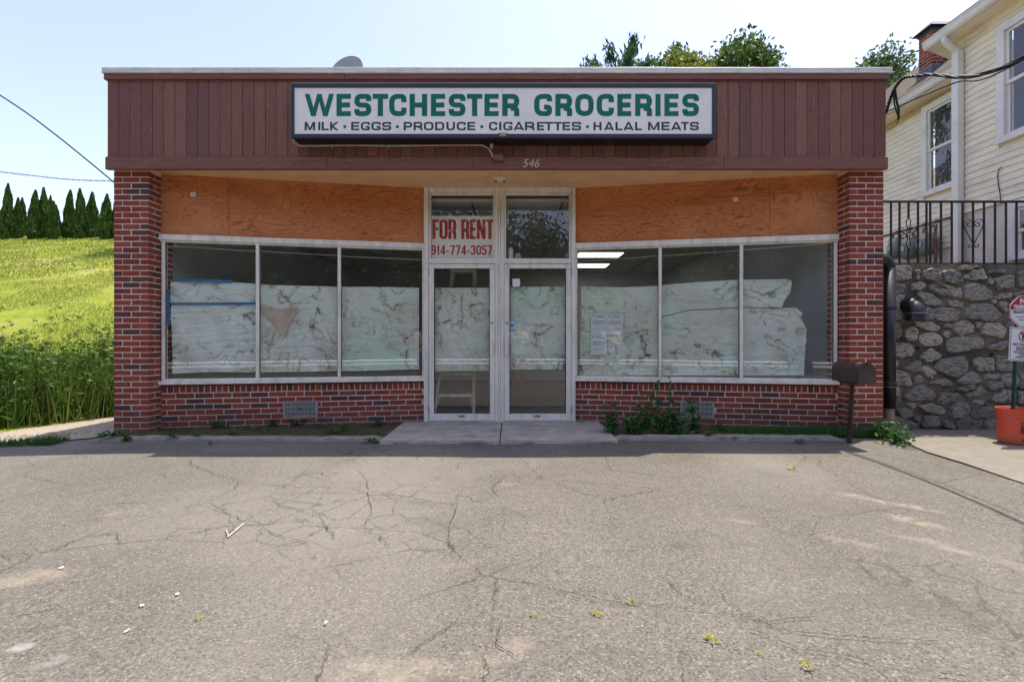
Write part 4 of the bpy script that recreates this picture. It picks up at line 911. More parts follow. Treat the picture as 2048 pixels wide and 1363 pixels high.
Z1 = [[(155,75),(400,70),(435,150),(440,250),(330,295),(160,280)],[(485,130),(520,130),(520,200),(485,195)],[(490,215),(535,215),(535,285),(480,285)],[(575,190),(640,120),(790,110),(860,180),(850,270),(740,300),(600,280)],
[(880,150),(980,115),(1100,140),(1180,290),(1130,350),(960,330),(895,260)],[(1100,80),(1330,80),(1300,135),(1120,140)],[(1200,210),(1330,130),(1490,112),(1545,230),(1520,290),(1330,285),(1205,260)],[(1350,75),(1430,75),(1430,105),(1350,105)],
[(1550,140),(1800,140),(1820,185),(1560,180)],[(1560,245),(1600,250),(1625,300),(1600,350),(1550,330)],[(1650,260),(1760,215),(1930,220),(1920,400),(1720,435),(1660,340)],[(2010,145),(2200,145),(2200,390),(2000,390)],
[(150,320),(330,325),(360,400),(300,480),(155,500)],[(420,360),(490,315),(620,330),(630,390),(540,445),(430,430)],[(680,350),(800,380),(960,450),(1040,520),(980,540),(840,500),(690,420)],[(1190,380),(1260,330),(1400,330),(1560,390),(1640,500),(1600,570),(1380,600),(1200,580)],
[(850,330),(1160,400),(1170,560),(1040,540),(960,430)],[(1670,520),(1740,480),(1890,468),(1905,540),(1780,570),(1690,570)],[(1915,460),(2200,430),(2200,530),(1930,520)],[(150,520),(330,480),(300,600),(310,800),(260,880),(150,880)],
[(490,470),(620,460),(780,530),(880,610),(860,670),(700,670),(600,640),(560,560)],[(970,590),(1100,575),(1205,630),(1180,690),(1050,690),(960,650)],[(1605,605),(1650,570),(1690,600),(1660,640)],[(1680,620),(1800,600),(1820,690),(1810,770),(1700,660)],
[(1860,620),(2000,560),(2200,560),(2200,740),(1860,750)],[(720,720),(830,690),(1070,700),(1160,770),(1150,840),(1080,890),(880,910),(760,840)],[(1195,700),(1280,650),(1500,625),(1650,650),(1780,810),(1700,880),(1550,900),(1400,870),(1230,860)],
[(610,680),(700,690),(740,850),(640,870),(615,780)],[(450,900),(700,900),(860,980),(820,1035),(640,1030),(490,960)],[(890,950),(960,920),(1050,930),(1000,1000),(900,990)],[(1050,950),(1200,875),(1300,900),(1370,980),(1330,1060),(1180,1105),(1060,1050)],
[(1380,900),(1480,900),(1420,1040),(1380,980)],[(1450,1020),(1500,920),(1720,920),(1810,980),(1790,1130),(1740,1150),(1500,1100)],[(1830,900),(1900,850),(1990,900),(1990,1000),(1850,980)],[(150,890),(260,930),(275,1020),(250,1140),(170,1165),(140,1100)],
[(310,1050),(360,990),(480,980),(525,1060),(480,1190),(380,1190),(315,1130)],[(540,1100),(640,1055),(780,1060),(900,1150),(880,1240),(720,1270),(570,1230)],[(890,1040),(980,1030),(1020,1080),(960,1150),(890,1100)],[(950,1180),(1100,1130),(1400,1110),(1510,1180),(1510,1290),(1300,1330),(1000,1370),(950,1300)],
[(1530,1280),(1650,1200),(1830,1160),(1870,1200),(1800,1310),(1620,1320)],[(140,1220),(400,1210),(490,1280),(420,1420),(150,1420)],[(1880,1020),(2150,1000),(2160,1150),(1900,1180)],[(1880,1200),(2150,1190),(2150,1320),(1890,1330)],[(2060,760),(2200,760),(2200,980),(2050,960)]]
Z2 = [[(505,150),(690,35),(850,140),(800,200),(670,250),(560,200)],[(130,210),(230,210),(215,300),(140,310)],[(235,320),(380,270),(450,195),(530,220),(545,310),(490,390),(380,370)],[(550,310),(660,290),(780,400),(720,490),(640,460),(560,380)],
[(760,290),(860,190),(1200,160),(1240,280),(1200,390),(1080,470),(960,450),(780,360)],[(1290,200),(1400,165),(1600,170),(1620,380),(1380,380),(1330,290)],[(1640,150),(1830,150),(1950,260),(1930,370),(1650,375)],[(130,360),(290,375),(390,460),(410,590),(280,580),(130,545)],
[(430,470),(500,420),(580,470),(550,540),(450,550)],[(660,540),(760,480),(900,470),(1040,540),(980,590),(800,560)],[(1075,530),(1180,420),(1360,385),(1440,500),(1380,540),(1150,570)],[(1060,640),(1300,540),(1350,600),(1180,680)],
[(1160,700),(1420,580),(1500,660),(1400,710),(1220,745)],[(1460,420),(1690,400),(1690,480),(1480,490)],[(1710,420),(1940,400),(1960,600),(1800,610),(1730,560)],[(1480,520),(1700,520),(1720,620),(1530,640)],
[(290,730),(450,600),(580,560),(700,640),(770,730),(740,780),(400,800),(300,790)],[(800,760),(860,680),(1080,690),(1110,730),(1000,800),(850,850),(790,830)],[(130,590),(240,590),(240,740),(140,740)],[(480,870),(650,840),(820,860),(910,940),(860,1000),(600,960)],
[(960,900),(1050,820),(1200,820),(1260,900),(1220,1020),(1000,1060)],[(1420,800),(1480,780),(1550,850),(1500,860),(1430,850)],[(1550,760),(1700,640),(1880,640),(1920,720),(1890,820),(1680,830),(1570,810)],[(1280,890),(1560,880),(1620,960),(1550,1040),(1290,1050)],
[(200,930),(330,890),(440,960),(420,1030),(260,1060)],[(20,1060),(200,1020),(480,1130),(470,1270),(200,1260),(20,1220)],[(550,1140),(600,1010),(800,1020),(850,1130),(760,1190),(620,1180)],[(860,1100),(940,1080),(1050,1160),(1010,1210),(880,1180)],
[(1060,1090),(1420,1060),(1440,1150),(1320,1240),(1080,1230)],[(490,1230),(700,1240),(700,1280),(500,1280)],[(740,1240),(960,1230),(1110,1270),(760,1290)],[(430,1000),(540,1010),(530,1100),(440,1080)],[(1960,400),(2150,400),(2150,620),(1970,620)],
[(1960,650),(2150,650),(2150,840),(1960,840)],[(1640,880),(1950,860),(1990,1000),(1650,1040)],[(1460,1070),(1900,1060),(1900,1230),(1480,1240)],[(1950,1050),(2150,1050),(2150,1250),(1950,1250)]]
def stone(poly, depth):
    cx = sum(p[0] for p in poly)/len(poly); cz = sum(p[1] for p in poly)/len(poly)
    ring = []
    n = len(poly)
    for i in range(n):
        a, b = poly[i], poly[(i+1) % n]; L = math.hypot(b[0]-a[0], b[1]-a[1]); k = max(2, int(L/.045))
        for q in range(k):
            f = q/k; s_ = .0 if q == 0 else .012
            x = a[0]+(b[0]-a[0])*f; z = a[1]+(b[1]-a[1])*f
            if q == 0: x = cx+(x-cx)*.94; z = cz+(z-cz)*.94
            ring.append((x+random.uniform(-s_,s_), z+random.uniform(-s_,s_)))
    m = len(ring); V = []; tx, tz = random.uniform(-.25,.25), random.uniform(-.3,.1)
    for sc, d in ((1.05,.06),(1.04,.0),(1.0,-.62),(.90,-.96),(.5,-1.03)):
        for x,z in ring:
            jx = random.uniform(-.006,.006); xx = cx+(x-cx)*sc+jx; zz = cz+(z-cz)*sc+jx
            y = SWY+.05 + (.05 if d > 0 else d*depth*(1+tx*(x-cx)/.15+tz*(z-cz)/.15*.5)) + (random.uniform(-.007,.007) if d < -.5 else 0)
            V.append((xx,y,zz))
    V.append((cx,SWY+.05-depth*random.uniform(.9,1.1),cz))
    Fc = [(r_*m+i,(r_+1)*m+i,(r_+1)*m+(i+1)%m,r_*m+(i+1)%m) for r_ in range(4) for i in range(m)] + [(4*m+i,5*m,4*m+(i+1)%m) for i in range(m)]
    o = obj('stone', V, Fc, M['stone'], wall, origin=(cx,SWY,cz))
    bm = bmesh.new(); bm.from_mesh(o.data); bmesh.ops.recalc_face_normals(bm, faces=bm.faces)
    if sum(f.normal.y*f.calc_area() for f in bm.faces) > 0: bmesh.ops.reverse_faces(bm, faces=bm.faces)
    bm.to_mesh(o.data); bm.free()
    return o
for lst, sc, y0 in ((Z1,7.367,520),(Z2,7.173,690)):
    for pl in lst:
        w = [P(1770+x/sc, y0+y/sc, SWY) for x,y in pl]
        stone([(q.x,q.z) for q in w], random.uniform(.022,.048))
x = 6.45
while x < 8.5:
    z = .02; h = random.uniform(.18,.3)
    while z < 1.85:
        h = random.uniform(.15,.28); w = random.uniform(.2,.34); xo = random.uniform(-.05,.05)
        stone([(x+xo,z),(x+xo+w*.5,z-.02),(x+xo+w,z+.02),(x+xo+w,z+h*.8),(x+xo+w*.5,z+h*.95),(x+xo,z+h*.85)], random.uniform(.03,.06)); z += h+.03
    x += .36
for px,py,r_,mt in ((1823,809,.022,'cream'),(1959,804,.022,'cream'),(1841,695,.015,'dark'),(1990,708,.015,'dark')):
    q = P(px,py,SWY)
    b = MB(); b.lathe((q.x,SWY-.03 if mt == 'cream' else SWY+.03,q.z),[(r_*.7,.08),(r_*.72,.0),(r_,.0),(r_,.1)],14,'y'); b.build('weep_pipe', M[mt], wall)
    MB().lathe((q.x,SWY+(.0 if mt == 'cream' else .035),q.z),[(0,0),(r_*.7,0)],14,'y').build('weep_shade_disc', M['dark'], wall)  # flat near-black disc paints the shade inside the pipe
# ------------------------------------------------------------------ railing
RY = 6.12
rl = thing('iron_railing', (6,RY,ZT2), 'black wrought-iron railing with scroll ornaments on top of the stone wall', 'railing')
zt = CZ+(681-403)*RY/F; zb = CZ+(681-526.5)*RY/F
MB().box(4.33,8.6,RY-.016,RY+.016,zt-.010,zt+.012).build('top_rail', M['iron'], rl); MB().box(4.33,8.6,RY-.012,RY+.012,zb-.006,zb+.008).build('bottom_rail', M['iron'], rl)
BX = [1782,1799,1817,1836,1853,1860.5,1882,1903.5,1925,1946,1968,1990,2012,2033,2055,2076,2098,2120,2141]
for px in BX:
    x = (px-1024)*RY/F; w = .0085; post = px in (1860.5,)
    if px == 1817:
        MB().box(x-w,x+w,RY-w,RY+w,CZ+(681-437)*RY/F,zt-.0105).build('baluster', M['iron'], rl); MB().box(x-w,x+w,RY-w,RY+w,zb+.0085,CZ+(681-494)*RY/F).build('baluster', M['iron'], rl)
    else: MB().box(x-w,x+w,RY-w,RY+w,zb+.0085,zt-.0105).build('baluster', M['iron'], rl)
for px in (1860.5,1990,2141):
    x = (px-1024)*RY/F; MB().box(x-.011,x+.011,RY-.0088,RY+.0088,ZT2-.06,zb-.0065).build('foot', M['iron'], rl)
z4 = lambda x,y: P(1760+x/7.111, 380+y/7.111, RY-.012)
def scroll(pts, name='scroll'):
    pp = [Vector(p) for p in pts]; out = []
    for i in range(len(pp)-1):     # catmull-rom
        p0,p1,p2,p3 = pp[max(i-1,0)],pp[i],pp[i+1],pp[min(i+2,len(pp)-1)]
        for k in range(5):
            t_=k/5; out.append(.5*((2*p1)+(p2-p0)*t_+(2*p0-5*p1+4*p2-p3)*t_*t_+(3*p1-p0-3*p2+p3)*t_**3))
    out.append(pp[-1]); MB().tube(out,.0055,6).build(name, M['iron'], rl, smooth=True)
for s_ in (-1,1):
    c0 = 1328
    scroll([z4(c0+s_*x,y) for x,y in ((8,760),(60,660),(125,530),(138,450),(100,412),(50,420),(12,460),(30,505),(70,510),(88,480),(70,455),(52,468))])
    scroll([z4(c0+s_*x,y) for x,y in ((8,770),(30,805),(60,805),(75,785),(60,765),(42,775))])
    c0 = 404
    scroll([z4(c0+s_*x,y) for x,y in ((0,400),(28,430),(28,480),(14,540),(20,580),(60,605),(100,590),(115,550),(95,530),(70,545))])
    scroll([z4(c0+s_*x,y) for x,y in ((0,815),(28,790),(25,740),(14,690),(20,640),(60,620),(100,640),(105,675),(80,690),(62,672))])
# black pot on the wall top
pp = thing('black_pot', P(1925,527,6.4), 'small broken black plastic pot behind the railing foot', 'pot')
q = P(1925,527,6.40); q.z = 2.0
b = MB(); b.lathe(q,[(.06,.001),(.075,.10),(.08,.10),(.08,.085),(.07,.012),(0,.01)],14); b.build('tub', M['black'], pp)
MB().add([(q.x+.05,q.y-.05,q.z+.001),(q.x+.17,q.y-.04,q.z+.001),(q.x+.16,q.y+.03,q.z+.006),(q.x+.06,q.y-.01,q.z+.075)],[(0,1,3),(1,2,3),(2,0,3),(0,2,1)]).build('shard', M['black'], pp)
# ------------------------------------------------------------------ pipes by the pier
dp = thing('drain_pipe', (4.46,5.86,.2), 'thick black drain pipe running down beside the right brick pier', 'pipe')
X = (1778-1024)*5.86/F; r_ = .066; zz = lambda py: CZ+(681-py)*5.86/F
MB().tube([(X,5.86,zz(815)),(X,5.86,zz(535))], r_, 20).build('pipe', M['black'], dp, smooth=True)
el = [(X,5.86,zz(534.8))]+[(X-.11+.11*math.cos(a),5.86,zz(534.8)+.11*math.sin(a)) for a in np.linspace(.15,math.pi/2,7)]+[(X-.3,5.86,zz(534.8)+.11)]
MB().tube(el, r_*.98, 20).build('elbow', M['black'], dp, smooth=True)
for py in (615,765): MB().lathe((X,5.86,zz(py)),[(r_+.001,-.022),(r_+.007,-.02),(r_+.007,.02),(r_+.001,.022)],20).build('coupling', M['black'], dp, smooth=True)
MB().lathe((X,5.86,zz(772)),[(r_+.001,-.003),(r_+.004,-.003),(r_+.004,.003),(r_+.001,.003)],20).build('clamp_wire', M['steel'], dp)
MB().lathe((X,5.86,zz(829)),[(r_*.8,-.05),(r_*.8,.08),(r_*.6,.08)],16).build('clay_stub', simple('clay_pipe',(.30,.22,.15),.8), dp)
ve = thing('vent_elbow', P(1833,640,5.85), 'black plastic elbow vent turned down on the stone wall', 'vent')
r2 = .105; VX = 4.81; VZ = 1.515
pth = [(VX,SWY+.06,VZ),(VX,SWY+.0,VZ)]+[(VX,SWY-.0-.115*math.sin(a),VZ-.10*(1-math.cos(a))) for a in np.linspace(.2,math.pi/2,8)]
MB().tube(pth, r2*.92, 22, False).build('elbow', M['black'], ve, smooth=True)
e = Vector(pth[-1])+Vector((0,0,-.01)); MB().lathe(e,[(r2*.9,.015),(r2*1.06,.012),(r2*1.06,-.075),(r2*.95,-.075),(r2*.95,.0)],24).build('collar', M['black'], ve)
MB().lathe(e+Vector((0,0,.014)),[(r2*1.065,-.003),(r2*1.075,0),(r2*1.065,.003)],24).build('band', M['steel'], ve)
# ------------------------------------------------------------------ mailbox
mb = thing('mailbox', (3.62,5.27,0), 'brown rural mailbox on a thin rusty post by the right pier', 'mailbox')
MB().tube([(3.60,5.30,-.1),(3.615,5.285,.3),(3.625,5.27,.655)],[.024,.022,.021],8).build('post', M['rust'], mb)
def mprof(s=1.0): 
    w,h = .083*s,.125*s; pts = [(-w,0),(w,0)]+[(w*math.cos(a),h+.088*s*math.sin(a)) for a in np.linspace(0,math.pi,13)]
    return pts
Mm_ = Matrix.Translation(Vector((3.63,5.28,.655))) @ Matrix.Rotation(R(-6),4,'Z')
MB(Mm_).prism(mprof(), -.235, .245).build('body', M['mailbox'], mb)
MB(Mm_).prism([(x*1.03,z*1.02-.002) for x,z in mprof()], -.262, -.2352).build('door', M['mailbox'], mb)
MB(Mm_).box(-.011,.011,-.275,-.2622,.19,.222).build('latch', M['mailbox'], mb); MB(Mm_).box(-.06,.06,-.16,.16,-.016,-.001).build('mount_board', M['rust'], mb)
MB(Mm_).box(.0845,.0885,-.10,-.08,.06,.12).build('flag_pivot', M['mailbox'], mb)
# ------------------------------------------------------------------ bucket and signs
BX_, BY_ = 5.30,5.22
bu = thing('orange_bucket', (BX_,BY_,.013), 'orange plastic bucket weighted to hold the sign post', 'bucket')
t = NT('orange_bucket_plastic'); z = t.new('ShaderNodeSeparateXYZ'); t.l.new(t.pos(), z.inputs[0])
c = t.mix(t.ramp(t.noise(6,4),[(.3,0),(.7,1)]), (.62,.075,.028), (.66,.11,.055)); c = t.mix(t.math('MULTIPLY',t.ramp(z.outputs[2],[(.0,1),(.10,0)]),t.ramp(t.noise(9,5),[(.3,.5),(.6,1)])), c, (.19,.09,.06)); t.col(c); M['orange'] = t.done(.5,.4)
MB().lathe((BX_,BY_,.014),[(0,0),(.128,0),(.133,.01),(.143,.28),(.150,.285),(.150,.30),(.146,.302),(.147,.325),(.152,.327),(.152,.34),(.148,.342),(.149,.362),(.153,.366),(.150,.37),(.143,.366),(.135,.30)],32).build('shell', M['orange'], bu, smooth=False)
MB().lathe((BX_,BY_,.315),[(0,.01),(.08,.004),(.139,0)],20).build('fill', simple('gravel_fill',(.22,.18,.12),.95,.3,30,.6), bu)
hp = [(BX_+.153*math.cos(a),BY_+.153*math.sin(a),.33-.10*math.sin((a-R(190))/R(160)*math.pi)) for a in np.linspace(R(190),R(350),14)]
MB().tube(hp,.0025,6).build('wire_handle', M['steel'], bu)
lb = []
for j in range(3):
    a0,a1 = R(243),R(272); zz0 = (.215,.125,.045)[j]; hh = (.025,.075,.02)[j]
    ap_ = [(BX_+(.1347+.0375*(z_/1.05))*math.cos(a),BY_+(.1347+.0375*(z_/1.05))*math.sin(a),z_+.014) for z_ in (zz0,zz0+hh) for a in np.linspace(a0 if j<2 else R(250),a1 if j<2 else R(265),6)]
    obj('label_print', ap_, [(i,i+1,i+7,i+6) for i in range(5)], simple('brown_print_%d'%j,(.16,.035,.025),.6,.4,60), bu)
pn = thing('sign_post', (BX_+.0,BY_,.32), 'leaning green metal post carrying no-trespassing and no-parking signs', 'sign post')
gp_ = simple('green_post_paint',(.012,.05,.035),.5)
A0 = Vector((BX_-.03,BY_,.10)); A1 = Vector((BX_+.06,BY_+.02,1.56))
MB().tube([A0,A1],.017,6).build('post', gp_, pn)
def at(f,dx_=0,dy=-.022): 
    q = A0+(A1-A0)*f; return Vector((q.x+dx_,q.y+dy,q.z))
M['signwhite'] = simple('white_sign_metal',(.68,.68,.66),.4,.04,4,0,.4); M['signred'] = simple('red_sign_paint',(.45,.02,.03),.4,.06,4,0,.4); M['signblack'] = simple('black_sign_paint',(.02,.02,.022),.5)
def tx(par, body, size, cx, cz, y, mat, bold=.0, sx=1.0, name='lettering', tilt=0.0):
    vs, fs = text_mesh(body,size,bold,0,'CENTER',sx); ca,sa = math.cos(tilt),math.sin(tilt)
    fix_up(obj(name,[(cx+x*ca-z*sa,y,cz+x*sa+z*ca) for x,z in vs],fs,mat,par))
cx,cz = 5.405,1.40; y0 = A1.y-.03
k = .165; oc = [(cx+k*1.0824*math.cos(R(22.5+45*i)),cz+k*1.0824*math.sin(R(22.5+45*i))) for i in range(8)]
s1 = MB().prism(oc,y0,y0+.003).build('trespass_sign', M['signwhite'], pn)
ins = lambda f:[(cx+(x-cx)*f,cz+(z_-cz)*f) for x,z_ in oc]
rb = ins(.97); ri = ins(.925)
MB().add([(x,y0-.0006,z_) for x,z_ in rb]+[(x,y0-.0006,z_) for x,z_ in ri],[(i,(i+1)%8,(i+1)%8+8,i+8) for i in range(8)]).build('red_border', M['signred'], s1)
zc_ = cz+.018; top = [p for p in ins(.925) if p[1] > zc_]; xw = .925*k
MB().add([(cx-xw,y0-.0009,zc_),(cx+xw,y0-.0009,zc_)]+[(x,y0-.0009,z_) for x,z_ in top],[tuple(range(2+len(top)))]).build('red_band', M['signred'], s1)
tx(s1,'NO',.075,cx,cz+.085,y0-.0014,M['signwhite'],.004); tx(s1,'TRESPASSING',.052,cx,cz+.03,y0-.0014,M['signwhite'],.003,.80)
tx(s1,'PRIVATE PROPERTY',.037,cx,cz-.02,y0-.0014,M['signblack'],.0015,.80); tx(s1,'VIOLATORS WILL BE',.027,cx,cz-.065,y0-.0014,M['signblack'],0,.85); tx(s1,'PROSECUTED',.027,cx,cz-.098,y0-.0014,M['signblack'],0,.85)
cx,cz = 5.385,1.055; w,h = .152,.178; tl = -.045
y0 = A0.y-.012
def tq(x,z_): return (cx+x*math.cos(tl)-z_*math.sin(tl), cz+x*math.sin(tl)+z_*math.cos(tl))
s2 = MB().prism([tq(-w,-h),tq(w,-h),tq(w,h),tq(-w,h)],y0,y0+.003).build('parking_sign', M['signwhite'], pn)
o_ = [tq(*p) for p in ((-.142,-.168),(.142,-.168),(.142,.168),(-.142,.168))]; i_ = [tq(*p) for p in ((-.136,-.162),(.136,-.162),(.136,.162),(-.136,.162))]
MB().add([(x,y0-.0006,z_) for x,z_ in o_]+[(x,y0-.0006,z_) for x,z_ in i_],[(i,(i+1)%4,(i+1)%4+4,i+4) for i in range(4)]).build('black_border', M['signblack'], s2)
sy = tq(.0,.085)
MB().lathe((sy[0],y0-.001,sy[1]),[(.060,0),(.060,-.0004),(.048,-.0004),(.048,0)],28,'y').build('red_ring', M['signred'], s2)
tx(s2,'P',.10,sy[0],sy[1]-.035,y0-.0012,M['signblack'],.004)
MB().add([(sy[0]-.044,y0-.002,sy[1]+.034),(sy[0]-.034,y0-.002,sy[1]+.044),(sy[0]+.044,y0-.002,sy[1]-.034),(sy[0]+.034,y0-.002,sy[1]-.044)],[(0,3,2,1)]).build('red_slash', M['signred'], s2)
for body,size,zz_ in (('NO PARKING',.045,-.018),('UNAUTHORIZED',.024,-.043),('VEHICLES WILL BE',.024,-.066),('TOWED AWAY',.036,-.099),('AT VEHICLE',.024,-.122),('OWNER\'S EXPENSE',.024,-.146)):
    q = tq(0,zz_); tx(s2,body,size,q[0],q[1],y0-.0012,M['signblack'],.001,.85,tilt=tl)
# ------------------------------------------------------------------ house
HX, FX = 7.24, 8.10; TZ = 2.0
hs = thing('clapboard_house', (7.6,8,TZ), 'cream clapboard house with brick chimney above the stone wall', 'house')
M['siding'] = simple('cream_vinyl_siding',(.84,.755,.565),.55,.05,4,.02,.3,dirt=((.42,.37,.27),.45),stretch=(.6,.6,2)); M['htrim'] = simple('white_house_trim',(.76,.73,.66),.5,.05,5,.02,.3,dirt=((.46,.42,.35),.4))
M['stucco'] = simple('cream_stucco',(.66,.61,.51),.9,.1,5,.8,.1,dirt=((.36,.34,.26),.5)); M['shingle'] = simple('brown_roof_shingle',(.10,.075,.06),.9,.35,9,.5,.1); M['frieze'] = simple('yellowed_frieze',(.55,.43,.20),.6,.1,4,.03)
def clap(x, ya, yb, z0, z1, win):
    """clapboards on the plane X=x, facing -X; win: (ya,yb,za,zb) openings"""
    z = z0; n = 0
    while z < z1-.02:
        zt_ = min(z+.1016, z1); spans = [(ya,yb)]
        for wa,wb,za,zb_ in win:
            if z < zb_-.01 and zt_ > za+.01:
                spans = [s for a,b in spans for s in ((a,min(b,wa)),(max(a,wb),b)) if s[1]-s[0] > .03]
        for a,b in spans:
            MB().add([(x-.016,a,z),(x-.016,b,z),(x-.002,b,zt_),(x-.002,a,zt_),(x,b,z),(x,a,z)],[(1,0,3,2),(0,1,4,5)]).build('clapboard', M['siding'], hs, origin=(x,(a+b)/2,z))
        z += .1016
def hwindow(x, ya, yb, za, zb_, blind=True):
    w = thing('window', (x,(ya+yb)/2,za), None, None); w.parent = hs; w.location = WL[w.name]-WL[hs.name]
    T = .115; o = x-.045
    for a,b,c,d,nm in ((ya,yb,zb_-T,zb_,'head_trim'),(ya,yb,za,za+T*.75,'sill'),(ya,ya+T,za+T*.75+.001,zb_-T-.001,'side_trim'),(yb-T,yb,za+T*.75+.001,zb_-T-.001,'side_trim')):
        MB().box(o-(.02 if nm == 'sill' else 0),x+.06,a,b,c,d).build(nm, M['htrim'], w)
    ia,ib,ja,jb = ya+T+.001,yb-T-.001,za+T*.75+.001,zb_-T-.001; mid = (ja+jb)/2; s_ = .045
    for k_,(c,d,xo) in enumerate(((mid-.02,jb,.0),(ja,mid+.019,.018))):
        fr_ = MB(); 
        for a_,b_,c_,d_ in ((ia,ib,d-s_,d),(ia,ib,c,c+s_),(ia,ia+s_,c+s_,d-s_),(ib-s_,ib,c+s_,d-s_)): fr_.box(x-.012+xo,x+.012+xo,a_,b_,c_,d_)
        sa = fr_.build('sash', M['htrim'], w)
        MB().add([(x+xo,ia+s_,c+s_),(x+xo,ib-s_,c+s_),(x+xo,ib-s_,d-s_),(x+xo,ia+s_,d-s_)],[(3,2,1,0)]).build('pane', M['hglass'], sa)
    MB().box(x+.3,x+.32,ia-.2,ib+.2,ja-.2,jb+.2).build('room_shade_panel', simple('room_shade_black',(.03,.03,.03),.9), w)  # near-black panel added behind the panes as the shade of the room
    if blind:
        bl = MB(); z = ja+.02
        while z < jb-.02: bl.add([(x+.05,ia+.06,z),(x+.05,ib-.03,z),(x+.068,ib-.03,z+.012),(x+.068,ia+.06,z+.012)],[(0,1,2,3)]); z += .017
        bl.build('blind', simple('window_blind',(.42,.37,.30),.7), w)
nw = (6.15,7.34,CZ+(681-290)*7.34/F,CZ+(681-55)*7.34/F); fw = (8.55,9.72,CZ+(681-395)*9.72/F,CZ+(681-216)*9.72/F); bwn = (6.2,7.19,CZ+(681-522)*7.19/F,CZ+(681-404)*7.19/F)
ZS0 = CZ+2.04; ZE = CZ+4.86; ZF = CZ+4.65
def holed(nm, x, ya, yb, z0, z1, win, mat):
    b = MB(); wa,wb,za,zb_ = win[0]+.03,win[1]-.03,win[2]+.03,win[3]-.03
    for a0,a1,c0,c1 in ((ya,wa,z0,z1),(wb,yb,z0,z1),(wa,wb,z0,max(z0,za)),(wa,wb,min(z1,zb_),z1)):
        if a1-a0 > .01 and c1-c0 > .01: b.box(x,x+.15,a0,a1,c0,c1)
    b.build(nm, mat, hs)
holed('wall',HX+.0005,4.4,8.12,ZS0+.0005,ZE+.02,nw,M['siding']); holed('wall',FX+.0005,8.121,13.5,ZS0-.3,ZF+.03,fw,M['siding'])
for (xa,xb,ya,yb,zt_) in ((HX+.16,HX+6,4.4,4.5,ZE),(HX+.16,FX-.001,8.0,8.12,ZE),(FX+.16,FX+5,13.3,13.5,ZF),(FX-.0,HX+6,8.0,8.12,ZE)): MB().box(xa,xb,ya,yb,TZ,zt_).build('wall', M['siding'], hs)
holed('foundation',HX+.02,4.42,8.1,TZ-.05,ZS0-.001,bwn,M['stucco']); MB().box(FX+.02,FX+4.9,8.13,13.4,TZ-.05,ZS0-.301).build('foundation', M['stucco'], hs)
clap(HX,4.4,8.03,ZS0,ZE-.10,[nw]); clap(FX,8.1,13.5,ZS0-.30,ZF-.12,[fw])
# openings: near-black panels behind the panes stand in for the unlit rooms
hwindow(HX-.02,*nw,blind=False); hwindow(FX-.02,*fw); hwindow(HX-.02,*bwn,blind=True)
MB().box(HX-.02,HX+.1,8.031,8.135,TZ,ZE-.05).build('corner_board', M['htrim'], hs)
MB().box(HX-.012,HX-.0005,4.4,8.03,ZE-.099,ZE).build('frieze', M['siding'], hs); MB().box(FX-.014,FX-.0005,8.14,13.5,ZF-.119,ZF).build('frieze', M['frieze'], hs)
# eaves: soffit boards, gutter, downspout
MB().add([(6.98,4.4,ZE),(6.98,8.30,ZE),(HX+.3,8.55,ZE),(HX+.3,4.4,ZE),(6.98,4.4,ZE+.02),(6.98,8.30,ZE+.02),(HX+.3,8.55,ZE+.02),(HX+.3,4.4,ZE+.02)],[(0,1,2,3),(7,6,5,4),(0,4,5,1),(1,5,6,2),(2,6,7,3)]).build('eave_soffit', M['siding'], hs)
def gutter(x,ya,yb,z,nm='gutter'):
    pr = [(x,z),(x-.05,z+.0),(x-.075,z+.03),(x-.085,z+.10),(x-.10,z+.115),(x-.10,z+.13),(x,z+.13)]
    MB().add([(a,ya,b) for a,b in pr]+[(a,yb,b) for a,b in pr],[tuple(range(7)),tuple(range(13,6,-1))]+[(i,i+7,(i+1)%7+7,(i+1)%7) for i in range(7)]).build(nm, M['htrim'], hs)
gutter(6.979,4.4,8.32,ZE+.005); gutter(FX-.31,8.14,13.6,ZF+.03)
MB().box(FX-.309,FX-.001,8.14,13.6,ZF+.0005,ZF+.02).build('eave_soffit', M['siding'], hs)
rf = MB(); xs_ = [FX-.36,FX+2.6]; zr = lambda x_: ZF+.165+.80*(x_-(FX-.36))
rf.add([(xs_[0],8.14,zr(xs_[0])),(xs_[1],8.14,zr(xs_[1])),(xs_[1],13.7,zr(xs_[1])),(xs_[0],13.7,zr(xs_[0])),(xs_[0],8.14,zr(xs_[0])+.04),(xs_[1],8.14,zr(xs_[1])+.04),(xs_[1],13.7,zr(xs_[1])+.04),(xs_[0],13.7,zr(xs_[0])+.04)],[(0,3,2,1),(4,5,6,7),(0,1,5,4),(1,2,6,5),(2,3,7,6),(3,0,4,7)])
rf.build('roof', M['shingle'], hs)
nr = MB(); x0_ = 6.9; zr2 = lambda x_: ZE+.136+.5*(x_-x0_)
nr.add([(x0_,4.3,zr2(x0_)),(x0_+3,4.3,zr2(x0_+3)),(x0_+3,8.5,zr2(x0_+3)),(x0_,8.34,zr2(x0_)),(x0_,4.3,zr2(x0_)+.03),(x0_+3,4.3,zr2(x0_+3)+.03),(x0_+3,8.5,zr2(x0_+3)+.03),(x0_,8.34,zr2(x0_)+.03)],[(0,3,2,1),(4,5,6,7),(0,1,5,4),(1,2,6,5),(2,3,7,6),(3,0,4,7)])
nr.build('roof', M['shingle'], hs)
dsx = HX-.09; MB().box(dsx-.035,dsx+.06,7.90,8.0,TZ,ZE-.22).build('downspout', M['htrim'], hs)
MB().tube([(6.95,7.95,ZE+.02),(6.96,7.95,ZE-.06),(7.02,7.95,ZE-.12),(dsx,7.95,ZE-.19),(dsx+.01,7.95,ZE-.25)],.05,10).build('downspout_elbow', M['htrim'], hs, smooth=True)
